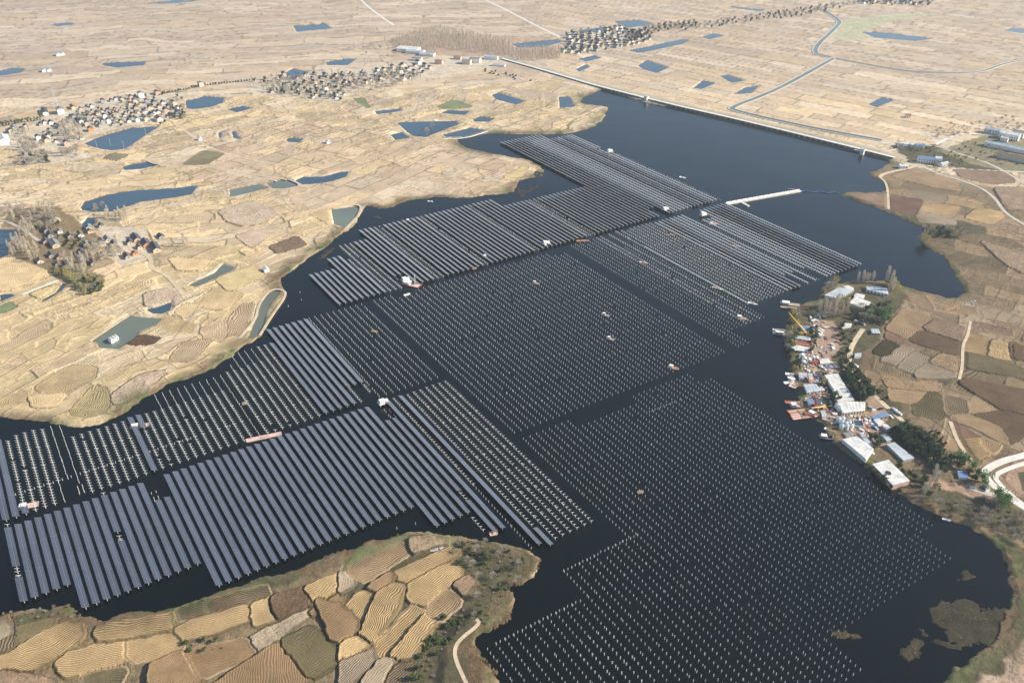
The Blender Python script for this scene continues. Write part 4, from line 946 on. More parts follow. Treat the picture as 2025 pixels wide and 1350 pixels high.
def house(px, py, L_, W, h, rh, wm, rm, where, grp, ang=None, detail=0, cat='house', nm='house', size=''):
    key = (L_, W, h, rh, wm, rm, detail)
    if key not in HM: HM[key] = house_mesh(*key)
    wme, rme, wl = HM[key]; x, y = G(px, py, 1.2)
    r = empty(nm, (x, y, 1.15), (R(-57)+random.uniform(-.08, .08)) if ang is None else ang)
    tag(r, f'{size}{HCOL[wm]} {nm.replace("_", " ")} with {RCOL[rm]} roof {where}', cat, grp)
    obj('wall', wme, r); obj('roof', rme, r)
    for n_, me in wl: obj(n_, me, r)
    return r
HS = [(8, 5, 3.0, 1.6), (10, 6, 3.2, 1.9), (12, 6.5, 5.6, 1.8), (6, 4, 2.6, 1.2), (9, 6, 5.4, 1.5)]
WMS = ['wall_white', 'wall_white', 'wall_cream', 'wall_cream', 'wall_pink', 'wall_grey', 'wall_grey']; RMS = ['roof_dark', 'roof_dark', 'roof_dark', 'roof_dark', 'roof_grey', 'roof_brown']
def village(pts, ox, oy, s, where, grp, detail, wms=WMS, rms=RMS, hs=HS):
    for x, y in Z(pts, ox, oy, s):
        L_, W, h, rh = random.choice(hs); house(x, y, L_, W, h, rh, random.choice(wms), random.choice(rms), where, grp, detail=detail)
def scatter_px(poly, n_, ox, oy, s, mind, taken=None, tries=60):
    P = np.array(Z(poly, ox, oy, s)); out = [] if taken is None else taken; res = []
    for _ in range(n_*tries):
        if len(res) >= n_: break
        x = random.uniform(P[:, 0].min(), P[:, 0].max()); y = random.uniform(P[:, 1].min(), P[:, 1].max())
        if not inside(np.array([x]), np.array([y]), P)[0]: continue
        g = G(x, y)
        if all((g[0]-q[0])**2+(g[1]-q[1])**2 > mind*mind for q in out): out.append(g); res.append((x, y))
    return res
# --- the large village on the left
V1 = [(280,455),(150,475),(440,420),(480,400),(545,400),(600,430),(640,445),(720,410),(790,350),(760,335),(890,310),(850,330),(870,400),(830,380),(930,420),(1070,430),(990,330),(1010,370),(950,350),(960,300),(1040,300),(1090,280),(1150,270),
 (1120,340),(1100,180),(1190,165),(1300,150),(1400,140),(1240,150),(980,225),(860,250),(1230,260),(1280,280),(1330,330),(1380,385),(1340,300),(1240,370),(1290,390),(1160,390),(1210,420),(1450,240),(1390,200),(1570,180),(1480,290),
 (1530,330),(1560,370),(1600,240),(1650,200),(1700,230),(1770,280),(1740,190),(1790,340),(1830,250),(1900,240),(1940,260),(1890,300),(1960,300),(1470,380),(1420,330),(760,500),(540,530),(600,600),(410,570),(870,570),(710,630),
 (1500,200),(1560,260),(1440,180),(1380,290),(1820,320),(1860,200),(1100,400),(1040,410),(680,380),(700,440),(520,560),(120,500),(230,470),(1650,310),(1690,290),(1540,280),(1620,330),(1190,330),(1800,230),(1480,150)]
village(V1, 0, 170, 5.4, 'in the large left village', 'houses of the large left village', 0)
g1 = 'houses of the large left village'
house(*Z([(650,290)],0,170,5.4)[0], 16, 10, 8, 1.5, 'wall_white', 'roof_grey', 'beside the lattice pylon', g1, size='two storey ', detail=1)
house(*Z([(480,285)],0,170,5.4)[0], 30, 8, 4, 1.5, 'wall_white', 'roof_dark', 'left of the pylon by the road', g1, size='long ')
house(*Z([(50,610)],0,170,5.4)[0], 24, 14, 8, 2.5, 'wall_white', 'roof_white', 'at the left frame edge', g1, size='big ')
house(*Z([(970,480)],0,170,5.4)[0], 10, 7, 5, 2, 'wall_orange', 'roof_brown', 'above the village pond', g1)
house(*Z([(500,590)],0,170,5.4)[0], 12, 7, 4, 2, 'wall_cream', 'roof_brown', 'behind the bare grove', g1)
house(*Z([(1700,370)],0,170,5.4)[0], 16, 9, 5, 2.5, 'wall_white', 'roof_red', 'at the tip of the village pond', g1)
house(*Z([(1510,120)],0,170,5.4)[0], 12, 9, 8, 1.5, 'wall_white', 'roof_grey', 'on the road behind the village', g1, size='tall ')
house(*Z([(1680,88)],0,170,5.4)[0], 12, 8, 5, 1.5, 'wall_pink', 'roof_brown', 'beside the road hedge', g1)
house(*Z([(780,240)],0,170,5.4)[0], 16, 6, 4, 1.8, 'wall_cream', 'roof_red', 'right of the pylon', g1)
house(*Z([(1192,512)],0,0,3)[0], 10, 8, 7, 1, 'wall_cream', 'roof_grey', 'standing alone on the village road', g1)
# --- hamlet at the lower left
H2 = [(500,310),(640,320),(750,370),(490,430),(960,320),(1080,260),(950,280),(1090,430),(1150,410),(1220,460),(1080,460),(1390,440),(1490,490),(1360,590),(1000,660),(640,600),(430,640),(620,670),(700,690),(550,580),(1720,380),(740,650),(860,360),(920,460),(540,360)]
village(H2, 0, 400, 5.4, 'in the lower left hamlet', 'houses of the lower left hamlet', 1, hs=[(9, 6, 3, 1.8), (11, 6, 3.2, 2), (7, 5, 2.7, 1.4)], rms=['roof_dark', 'roof_dark', 'roof_grey', 'roof_brown'])
g2 = 'houses of the lower left hamlet'
for (q, a) in [(((590,465), 17, 8, 4, 2.2, 'wall_cream', 'roof_grey'), 'amid the hamlet trees'), (((1455,400), 16, 8, 3.5, 2.4, 'wall_pink', 'roof_dark'), 'hindmost at the hamlet edge'),
               (((1560,455), 15, 8, 3.5, 2.4, 'wall_orange', 'roof_dark'), 'in the middle of the dark roofed trio'), (((1660,500), 20, 8, 3.5, 2.4, 'wall_cream', 'roof_dark'), 'nearest the fields at the hamlet edge'),
               (((880,580), 22, 7, 3.5, 2.2, 'wall_white', 'roof_dark'), 'among the hamlet poplars'), (((610,195), 9, 7, 5, 2, 'wall_cream', 'roof_brown'), 'at the top of the hamlet'), (((1440,560), 6, 5, 3, 1.2, 'wall_orange', 'roof_red'), 'beside the hamlet lane')]:
    (p_, L_, W_, h_, rh_, a_, b2_) = q; house(*Z([p_], 0, 400, 5.4)[0], L_, W_, h_, rh_, a_, b2_, a, g2, detail=1)
# --- roadside village, factory, distant villages
tk = []
q = scatter_px([(1500,530),(1700,440),(2025,440),(2080,500),(2025,600),(1900,590),(1640,560)], 44, 0, 0, 3, 13, tk)
village(q, 0, 0, 1, 'in the roadside village', 'houses of the roadside village', 0)
q = scatter_px([(-20,440),(200,420),(450,370),(530,410),(430,470),(150,500),(0,520)], 46, 675, 0, 3, 13, tk)
village(q, 0, 0, 1, 'in the right half of the roadside village', 'houses of the right half of the roadside village', 0)
g3 = 'buildings by the start of the dam road'
for p_, L_, W_, h_, wm_, rm_, lb_ in [((400,305), 42, 26, 7, 'wall_white', 'roof_white', 'among the bare poplars, the larger factory hall'), ((440,318), 36, 16, 6, 'wall_white', 'roof_pale', 'in front of the larger factory hall'), ((510,332), 30, 12, 5, 'wall_white', 'roof_pale', 'right of the factory halls'),
    ((745,378), 16, 12, 7, 'wall_cream', 'roof_grey', 'near the dam road start'), ((795,370), 20, 12, 8, 'wall_white', 'roof_grey', 'near the dam road start'), ((890,352), 26, 9, 6, 'wall_white', 'roof_pale', 'at the dam road start'),
    ((935,395), 24, 8, 4, 'wall_white', 'roof_pale', 'below the dam road start'), ((690,352), 14, 8, 5, 'wall_pink', 'roof_grey', 'behind the village road'), ((450,362), 18, 9, 6, 'wall_white', 'roof_grey', 'below the factory halls'), ((580,378), 14, 9, 6, 'wall_pink', 'roof_red', 'right of the factory halls')]:
    house(*Z([p_], 675, 0, 3)[0], L_, W_, h_, 1.2, wm_, rm_, lb_, g3, ang=R(-15), cat='building', nm='building')
q = scatter_px([(1310,315),(1350,262),(1340,215),(1500,190),(1640,162),(1780,195),(1850,238),(1700,275),(1500,308),(1400,322)], 120, 675, 0, 3, 14)
village(q, 0, 0, 1, 'in the distant village beyond the dam', 'houses of the distant village', 0)
q = scatter_px([(960,-30),(1500,-30),(1480,36),(1300,30),(1050,25)], 46, 1350, 0, 3, 17)
village(q, 0, 0, 1, 'in the faint village at the top right', 'houses of the faint top village', 0)
for p_ in Z([(370,327),(345,331),(262,427),(292,424)],0,0,3): house(*p_, 9, 7, 4, 1.2, 'wall_white', 'roof_pale', 'alone in the upper left fields', 'lone sheds in the upper left fields', nm='shed', cat='shed')
for p_, lb_ in zip(Z([(1187,831),(1945,850),(1243,499),(1578,258),(1065,66),(1075,92)],0,0,3)[:3]+Z([(1578,258),],0,450,3), ['by the field path below the village', 'beside the green ditch', 'near', 'on the shore by the left fields']):
    if lb_ == 'near': continue
    house(*p_, 6, 5, 3.4, 1, 'wall_white', 'roof_white', lb_, 'small pump houses', nm='pump_house', cat='pump house')
g4 = 'estate buildings right of the dam'
for p_, L_, W_, h_, wm_, rm_, a_, lb_ in [((1835,792), 22, 9, 7, 'wall_white', 'roof_pale', -38, 'at the upper left of the estate'), ((1935,825), 26, 14, 9, 'wall_white', 'roof_white', -38, 'standing biggest in the estate'), ((1985,815), 16, 9, 9, 'wall_white', 'roof_grey', -38, 'by the right frame edge'), ((1905,840), 10, 8, 6, 'wall_white', 'roof_white', -38, 'below the biggest estate hall'),
    ((1925,890), 60, 10, 6, 'wall_white', 'roof_pale', -42, 'first of the long estate blocks'), ((2000,960), 60, 10, 6, 'wall_cream', 'roof_brown', -42, 'second of the long estate blocks'), ((1990,900), 60, 10, 6, 'wall_white', 'roof_pale', -42, 'behind the first long estate block'),
    ((1345,872), 30, 9, 5, 'wall_white', 'roof_white', -10, 'below the canal foot'), ((1290,875), 8, 6, 4, 'wall_white', 'roof_grey', -10, 'left of the white canal foot building'), ((1405,882), 12, 8, 5, 'wall_white', 'roof_blue', -10, 'right of the white canal foot building'),
    ((1460,965), 30, 10, 7, 'wall_white', 'roof_blue', -15, 'with a colonnade by the shore lane'), ((1510,968), 8, 8, 8, 'wall_white', 'roof_white', -15, 'as a tall block by the colonnade'), ((1545,985), 14, 7, 4, 'wall_white', 'roof_pale', 30, 'behind the colonnade'), ((1305,997), 11, 7, 4, 'wall_white', 'roof_white', 0, 'on the shore by the bay'), ((1335,697), 7, 6, 4, 'wall_white', 'roof_red', 0, 'alone in the far right fields')]:
    house(*Z([p_], 1350, 0, 3)[0], L_, W_, h_, 1.6, wm_, rm_, lb_, g4, ang=R(a_), cat='building', nm='building', detail=1 if L_ < 40 else 0)

# --- sheds with low many-bay roofs, from the corners of each roof
def quad_shed(q, ox, oy, s, h, nb, rm, wm, lb, nm='workshop_shed', rise=.16):
    h = h*.78 if h > 3.6 else h; P = GP(Z(q, ox, oy, s), h); c = P.mean(0); e = P[1]-P[0]; e2 = P[2]-P[1]
    long_ = e if np.hypot(*e) > np.hypot(*e2) else e2; a = math.atan2(long_[1], long_[0])
    ca, sa = math.cos(-a), math.sin(-a); Q = [((p[0]-c[0])*ca-(p[1]-c[1])*sa, (p[0]-c[0])*sa+(p[1]-c[1])*ca) for p in P]
    ar = sum(Q[k][0]*Q[(k+1) % 4][1]-Q[(k+1) % 4][0]*Q[k][1] for k in range(4))
    if ar < 0: Q = Q[::-1]
    # order so that 0-1 is along the long side
    if abs(Q[1][0]-Q[0][0]) < abs(Q[2][0]-Q[1][0]): Q = Q[1:]+Q[:1]
    r = empty(nm, (c[0], c[1], 1.1), a); tag(r, lb, 'shed', 'sheds of the lakeside work yard')
    z1 = h-1.1; m = MB(); m.prism(Q, -1, z1); m.build('wall', M[wm], r)
    # door openings on the near long side
    m = MB(); A, B = Vector(Q[0]+(0,)), Vector(Q[1]+(0,)); d = (B-A).normalized(); nn = Vector((d.y, -d.x, 0)); Lw = (B-A).length
    for k in range(nb):
        t0 = (k+.3)/nb*Lw; t1 = (k+.62)/nb*Lw; p = A+d*t0+nn*.04; q2 = A+d*t1+nn*.04
        m.add([(p.x, p.y, .1), (q2.x, q2.y, .1), (q2.x, q2.y, z1*.72), (p.x, p.y, z1*.72)], [(0, 1, 2, 3)])
    m.build('doorway', M['dark'], r)
    for k in range(nb):
        m = MB(); t0, t1 = k/nb, (k+1)/nb
        def lp(u_, v_, z): 
            a0 = Vector(Q[0]).lerp(Vector(Q[1]), u_); a1 = Vector(Q[3]).lerp(Vector(Q[2]), u_); p = a0.lerp(a1, v_); return (p.x, p.y, z)
        g = .004*(k % 2); o = .03
        lift = random.uniform(0, .12)
        vs = [lp(t0, -o, z1+lift+.05), lp((t0+t1)/2, -o, z1+rise+lift), lp(t1, -o, z1+lift+.05), lp(t1, 1+o, z1+lift+.05), lp((t0+t1)/2, 1+o, z1+rise+lift), lp(t0, 1+o, z1+lift+.05)]
        vs += [(x, y, z-.12-lift) for x, y, z in vs]
        m.add(vs, [(0, 1, 4, 5), (1, 2, 3, 4), (0, 6, 7, 1), (1, 7, 8, 2), (2, 8, 9, 3), (3, 9, 10, 4), (4, 10, 11, 5), (5, 11, 6, 0)])
        m.build('roof_bay', M[rm], r)
    return r
za = (1500, 540, 5.625); zb = (1500, 740, 5.625)
quad_shed([(735,245),(900,160),(1060,185),(880,285)], *za, 5, 8, 'roof_pale', 'wall_grey', 'long pale blue roofed shed at the tip of the peninsula')
quad_shed([(940,150),(985,135),(1060,165),(1010,185)], *za, 4, 2, 'roof_white', 'wall_white', 'small white shed behind the long pale blue shed')
quad_shed([(1005,325),(1075,265),(1250,325),(1160,390)], *za, 5, 5, 'roof_white', 'wall_cream', 'white many bay shed in the peninsula thicket')
quad_shed([(1080,225),(1185,245),(1160,280),(1060,262)], *za, 4.5, 2, 'roof_white', 'wall_grey', 'white lean shed joined behind the thicket shed')
quad_shed([(1200,145),(1430,168),(1445,235),(1205,182)], *za, 5, 6, 'roof_pale', 'wall_white', 'pale roofed shed beside the tall yellow tree')
quad_shed([(735,5),(880,-8),(975,150),(840,165)], *zb, 6, 5, 'roof_white', 'wall_white', 'upper part of the biggest white warehouse')
quad_shed([(842,168),(985,155),(1062,290),(872,292)], *zb, 5.5, 6, 'roof_white', 'wall_white', 'middle part of the biggest white warehouse')
quad_shed([(872,296),(1190,312),(1185,400),(935,430)], *zb, 5, 8, 'roof_white', 'wall_cream', 'lowest widest part of the biggest white warehouse')
quad_shed([(935,720),(1085,685),(1280,830),(1200,940)], *zb, 6, 8, 'roof_white', 'wall_white', 'white warehouse on the bank above the piles')
quad_shed([(1115,645),(1165,655),(1275,790),(1225,800)], *zb, 5, 4, 'roof_pale', 'wall_grey', 'narrow pale shed behind the bank warehouse')
quad_shed([(1270,995),(1440,950),(1680,1185),(1500,1230)], *zb, 6, 9, 'roof_white', 'wall_pink', 'lowest white warehouse with a hole in its roof')
m_ = [o for o in bpy.data.objects if o.get('label') == 'lowest white warehouse with a hole in its roof'][0]
hx, hy = G(*Z([(1445,1095)], *zb)[0], 4.8); iv = m_.matrix_basis.inverted() @ Vector((hx, hy, 5.06))
m = MB(); m.prism([(iv.x+math.cos(k*.785+.3)*random.uniform(1.5, 3.0), iv.y+math.sin(k*.785+.3)*random.uniform(1.5, 3.0)) for k in range(8)], iv.z-.25, iv.z+.02); m.build('roof_hole', M['dark'], m_)
quad_shed([(1420,770),(1510,755),(1730,930),(1615,955)], *zb, 5, 7, 'roof_pale', 'wall_grey', 'long pale shed below the dark trees')
quad_shed([(1370,672),(1410,660),(1485,720),(1430,740)], *zb, 4, 3, 'roof_pale', 'wall_grey', 'short pale shed above the long pale shed')
quad_shed([(1280,502),(1340,490),(1400,540),(1335,560)], *zb, 4, 3, 'roof_white', 'wall_white', 'square white shed right of the tanks')
quad_shed([(1370,562),(1415,548),(1475,598),(1430,615)], *zb, 3.5, 2, 'roof_white', 'wall_grey', 'smaller white shed below the square one')
quad_shed([(1250,470),(1410,418),(1450,462),(1285,500)], *zb, 4, 3, 'roof_blue', 'wall_brick', 'blue roofed shed with red side by the yard road')
quad_shed([(500,115),(640,105),(700,180),(540,205)], *zb, 4, 4, 'roof_pale', 'wall_grey', 'pale open shed on the quay behind the red crane')
quad_shed([(940,650),(1040,640),(1060,670),(980,695)], *zb, 3, 2, 'roof_grey', 'wall_grey', 'low grey shed between tanks and bank warehouse')
quad_shed([(460,578),(600,605),(620,640),(480,622)], *za, 4, 3, 'roof_blue', 'wall_white', 'blue roofed shed behind the yellow crane')
quad_shed([(390,690),(580,712),(580,750),(400,722)], *za, 4, 4, 'roof_pale', 'wall_white', 'pale shed on the quay under the yellow crane')
quad_shed([(370,790),(575,832),(550,872),(362,852)], *za, 4, 4, 'roof_white', 'wall_grey', 'white flat shed beside the stacked red steel')
quad_shed([(370,768),(575,790),(570,812),(380,790)], *za, 2.4, 3, 'roof_red', 'wall_brick', 'low stack shed with red sheets on the quay')
quad_shed([(440,1105),(600,1120),(600,1180),(460,1172)], *za, 4, 4, 'roof_pale', 'wall_white', 'pale quay shed beside the orange crane')
quad_shed([(680,950),(780,945),(790,1000),(690,1003)], *za, 3.5, 3, 'roof_white', 'wall_white', 'white tent shed at the yard crossing')
for k, p_ in enumerate([(480,910),(510,945),(560,960),(610,935),(645,940),(500,985)]):
    x, y = p_; quad_shed([(x-28, y-12), (x+25, y-14), (x+30, y+12), (x-24, y+14)], *za, 3, 1, 'roof_white', 'wall_white', f'small white tent, {ordinal(k+1)} of the cluster at the purple crane', rise=1.0)
quad_shed([(1250,620),(1340,625),(1355,668),(1260,665)], *za, 4, 3, 'roof_pale', 'wall_pink', 'pink walled house at the top of the yard road', nm='house')
quad_shed([(1075,890),(1145,885),(1140,925),(1070,930)], *za, 4, 2, 'roof_pale', 'wall_white', 'pale blue hut beside the yard road bend', nm='hut')
quad_shed([(925,600),(960,555),(1030,560),(1035,580),(975,585),(940,620)][:4], *za, 3.5, 2, 'roof_white', 'wall_white', 'white angled shed at the edge of the red earth', nm='hut')
quad_shed([(640,660),(715,665),(700,700),(640,690)], *za, 3.5, 2, 'roof_white', 'wall_cream', 'small white hut on the red earth')
quad_shed([(690,400),(740,405),(760,470),(710,475)], *zb, 3, 2, 'roof_pale', 'wall_grey', 'pale quay hut above the tanks')
quad_shed([(540,275),(600,270),(625,340),(560,345)], *zb, 3, 2, 'roof_blue', 'wall_grey', 'navy quay shed left of the red crane')
quad_shed([(640,280),(690,285),(700,345),(650,345)], *zb, 3, 2, 'roof_dark', 'wall_grey', 'dark quay shed right of the red crane')
quad_shed(*(([(1630,90),(1690,95),(1690,135),(1640,130)]), 1350, 900, 3), 4, 2, 'roof_blue', 'wall_white', 'blue roofed hut beside the flood wall road', nm='hut')
quad_shed(*(([(1795,170),(1815,168),(1825,200),(1800,205)]), 1350, 900, 3), 4, 1, 'roof_pale', 'wall_white', 'white gatehouse against the flood wall', nm='hut')
# hut floating on the grey green pond
quad_shed([(1440,470),(1545,415),(1580,440),(1480,495)], 0, 600, 6.75, 3.4, 3, 'roof_white', 'wall_white', 'white hut floating on the grey green pond', nm='floating_hut', rise=.8)

# --- tanks
def tank(px, py, r_, h, lb):
    x, y = G(px, py, 1.2); e = empty('storage_tank', (x, y, 1.15)); tag(e, lb, 'tank', 'white tanks of the work yard')
    m = MB(); m.tube((0, 0, -.5), (0, 0, h), r_, n=20); m.tube((0, 0, h*.48), (0, 0, h*.52), r_+.05, n=20); m.build('tank_wall', M['white'], e)
    m = MB(); m.tube((0, 0, h), (0, 0, h+r_*.35), r_+.08, .3, n=20); m.tube((0, 0, h+r_*.3), (0, 0, h+r_*.3+.4), .35, n=8); m.build('tank_roof', M['roof_pale'], e)
    m = MB()
    for k in range(8): m.box(r_+.05, r_+.25, -.25, .25, k*h/8, k*h/8+.06)
    m.build('ladder', M['galv'], e)
for k, p_ in enumerate([(870,372),(897,402)]): tank(*Z([p_], *zb)[0], 1.9, 3.8, f'white tank at the foot of the biggest warehouse, {["upper", "lower"][k]} one')
for k, p_ in enumerate([(885,525),(930,515),(920,562),(965,572),(920,605),(975,605),(1003,560),(1025,600)]): tank(*Z([p_], *zb)[0], 1.75, 3.6, f'white tank, {ordinal(k+1)} of the cluster above the bank warehouse')
x, y = G(*Z([(1055,560)], *zb)[0], 1.2)
r = empty('settling_basin', (x, y, 1.15), R(-8)); tag(r, 'open grey settling basin right of the tank cluster', 'basin')
m = MB(); 
for a in ((-7, 7, -4, -3.7), (-7, 7, 3.7, 4), (-7, -6.7, -3.7, 3.7), (6.7, 7, -3.7, 3.7), (-.15, .15, -3.7, 3.7)): m.box(*a, -.5, 2.2)
m.build('basin_wall', M['concrete'], r); m = MB(); m.box(-6.7, 6.7, -3.7, 3.7, 1.4, 1.5); m.build('basin_water', M['pond'], r)

# --- vehicles
def car(px, py, ang, mt_, lb, truck=False):
    x, y = G(px, py, 1.3); e = empty('truck' if truck else 'parked_car', (x, y, 1.22), ang); tag(e, lb, 'truck' if truck else 'car', 'vehicles parked in the work yard')
    e.scale = (.72,)*3 if truck else (1,)*3; L_ = 7.5 if truck else 4.5; w_ = 2.3 if truck else 1.8
    def pr(pts, y0, y1, name, mm):
        m = MB(); n_ = len(pts); m.add([(a, y0, b) for a, b in pts]+[(a, y1, b) for a, b in pts], [tuple(range(n_)), tuple(range(2*n_-1, n_-1, -1))]+[(k, n_+k, n_+(k+1) % n_, (k+1) % n_) for k in range(n_)]); return m.build(name, mm, e)
    if truck:
        pr([(-3.7, .7), (3.7, .7), (3.7, 1.05), (-3.7, 1.05)], -1.0, 1.0, 'chassis', M['black'])
        pr([(2.1, 1.05), (3.75, 1.05), (3.75, 2.0), (3.5, 2.9), (2.1, 2.9)], -1.15, 1.15, 'cab', mt_)
        m = MB(); m.tube((-3.4, 0, 2.0), (-.6, 0, 2.4), .8, 1.25, n=12); m.tube((-.6, 0, 2.4), (1.7, 0, 2.3), 1.25, .9, n=12); m.build('mixer_drum', M['white'], e)
    else:
        pr([(-2.2, .35), (2.2, .35), (2.25, .8), (1.3, .95), (-2.15, 1.0), (-2.25, .7)], -.88, .88, 'body', mt_)
        pr([(-1.9, .97), (1.0, .95), (.5, 1.45), (-1.3, 1.48)], -.78, .78, 'cabin', M['carglass'])
        pr([(-1.28, 1.481), (.48, 1.451), (.4, 1.5), (-1.2, 1.52)], -.76, .76, 'car_roof', mt_)
    for wx in ((-2.6, -1.4, 2.7) if truck else (-1.35, 1.4)):
        for s_ in (-1, 1):
            m = MB(); rr = .5 if truck else .33; m.tube((wx, s_*(w_/2-.25), rr), (wx, s_*(w_/2+.0), rr), rr, n=12); m.build('wheel', M['tyre'], e)
cars = [((820,802), za, 'white'), ((822,835), za, 'white'), ((828,858), za, 'silver'), ((1080,535), za, 'white'), ((1190,545), za, 'silver'), ((1165,570), za, 'white'), ((655,20+1110-1080), zb, 'blue'), ((690,105), zb, 'silver'), ((705,120), zb, 'black'), ((1250,378), zb, 'silver'), ((1275,405), zb, 'white'), ((1360,388), zb, 'black'),
        ((1245,505), zb, 'silver'), ((1262,560), zb, 'white'), ((1285,585), zb, 'blue'), ((1305,605), zb, 'silver'), ((1240,530), zb, 'white'), ((1470,475), zb, 'white'), ((850,1040), za, 'silver'), ((760,1060), za, 'blue'), ((735,1075), za, 'silver')]
for k, (p_, zz_, cm) in enumerate(cars):
    car(*Z([p_], *zz_)[0], R(random.choice([20, 25, 110, -60])), M[cm], f'{cm} car parked in the work yard, {ordinal(k+1)} counted from its upper end')
for k, p_ in enumerate([(1500,402),(1530,428),(1555,448)]): car(*Z([p_], *zb)[0], R(-48), M['white'], f'white mixer truck on the yard road, {["first", "second", "third"][k]} from the top', True)
car(*Z([(1075,1040)], *za)[0], R(-55), M['white'], 'white truck at the yard crossing', True)

# --- cranes
def crane(pb, pt, zz_, tip_h, mm, cn, lb):
    b0 = G(*Z([pb], *zz_)[0], 1.5); tp = G(*Z([pt], *zz_)[0], tip_h); a = math.atan2(tp[1]-b0[1], tp[0]-b0[0]); D = math.hypot(tp[0]-b0[0], tp[1]-b0[1])
    e = empty('crane', (b0[0], b0[1], 1.2), a); tag(e, lb, 'crane', 'cranes of the work yard')
    m = MB(); m.box(-4.5, 4.5, -1.3, 1.3, .6, 1.3); m.box(2.6, 4.4, -1.2, 1.2, 1.3, 2.3)
    for sx in (-3.6, 2.2):
        m.box(sx-.2, sx+.2, -3, 3, .7, .95)
        for sy in (-3, 3): m.box(sx-.4, sx+.4, sy-.4, sy+.4, 0, .15); m.tube((sx, sy, .1), (sx, sy, .9), .12, n=6)
    m.build('carrier', M[cn], e)
    for wx in (-3.4, -2.2, 1.6, 3.2):
        for s_ in (-1, 1): q_ = MB(); q_.tube((wx, s_*.95, .5), (wx, s_*1.35, .5), .5, n=10); q_.build('wheel', M['tyre'], e)
    m = MB(); m.box(-3, .8, -1.1, 1.1, 1.3, 2.4); m.build('engine_house', M[mm], e); m = MB(); m.box(.2, 1.9, .9, 1.9, 1.3, 3.0); m.build('cab', M['carglass'], e)
    A = Vector((-1.0, 0, 2.2)); B = Vector((D, 0, tip_h-1.2)); m = MB(); d = (B-A)
    m.tube(A, A+d*.45, .62, .55, n=4); m.tube(A+d*.45, A+d*.75, .45, .4, n=4); m.tube(A+d*.75, B, .32, .22, n=4); m.build('boom', M[mm], e)
    m = MB(); m.tube(B, (B.x, 0, max(2.5, B.z-5)), .05, n=4); m.tube((B.x, 0, max(2, B.z-6)), (B.x, 0, max(2.5, B.z-5)), .3, n=6); m.build('hook_line', M['dark'], e)
    m = MB(); m.tube((1.5, 0, 1.8), A+d*.3, .18, n=6); m.build('boom_ram', M['silver'], e)
crane((520,690), (335,435), za, 24, 'yellow', 'yellow', 'yellow crane with its long boom raised over the water')
crane((640,1000), (700,955), za, 5, 'red', 'orange', 'dark red crane with its boom lowered at the yard crossing')
crane((545,1195), (530,1045), za, 12, 'orange', 'orange', 'orange crane on the quay beside the small boats')
crane((625,365), (612,180), zb, 15, 'red', 'orange', 'red crane standing on the quay above the red barges')
crane((700,385), (590,370), zb, 5, 'yellow', 'orange', 'orange crane with its boom lowered by the red crane')

# --- boats, barges, platforms
def boat(px, py, L_, W_, ang, hull, deck_, cabin, lb, grp, cat='boat', z=0.0):
    x, y = G(px, py, .6); e = empty('work_boat' if cat == 'boat' else 'barge', (x, y, z), ang); tag(e, lb, cat, grp)
    x2, w2 = L_/2, W_/2
    o = [(-x2, -w2), (x2*.6, -w2), (x2, -w2*.25), (x2, w2*.25), (x2*.6, w2), (-x2, w2)] if cat == 'boat' else [(-x2, -w2), (x2, -w2), (x2, w2), (-x2, w2)]
    m = MB(); n_ = len(o); lo = [(a*.9, b*.8, -.6) for a, b in o]; hi = [(a, b, .95) for a, b in o]
    m.add(lo+hi, [tuple(range(n_-1, -1, -1))]+[(k, (k+1) % n_, n_+(k+1) % n_, n_+k) for k in range(n_)])
    inn = [(a*.93, b*.86, .95) for a, b in o]; low = [(a*.93, b*.86, .55) for a, b in o]
    m.add(hi+inn+low, [(k, (k+1) % n_, n_+(k+1) % n_, n_+k) for k in range(n_)]+[(n_+k, n_+(k+1) % n_, 2*n_+(k+1) % n_, 2*n_+k) for k in range(n_)]); m.build('hull', M[hull], e)
    m = MB(); m.prism([(a*.93, b*.86) for a, b in o], .45, .56); m.build('deck', M[deck_], e)
    if cabin:
        m = MB(); m.box(-x2*.75, -x2*.15, -w2*.6, w2*.6, .56, 2.6); c_ = m.build('cabin', M[cabin], e)
        m = MB(); m.box(-x2*.8, -x2*.1, -w2*.7, w2*.7, 2.6, 2.75); m.build('cabin_roof', M['white'], c_)
        m = MB(); m.box(-x2*.15, -x2*.15+.03, -w2*.45, w2*.45, 1.5, 2.2); m.build('window', M['carglass'], c_)
    else:
        m = MB(); m.box(-x2*.2, x2*.3, -w2*.4, w2*.4, .56, 1.1); m.build('cargo', M['tan_wood'], e)
    return e
gb = 'work boats among the piles'
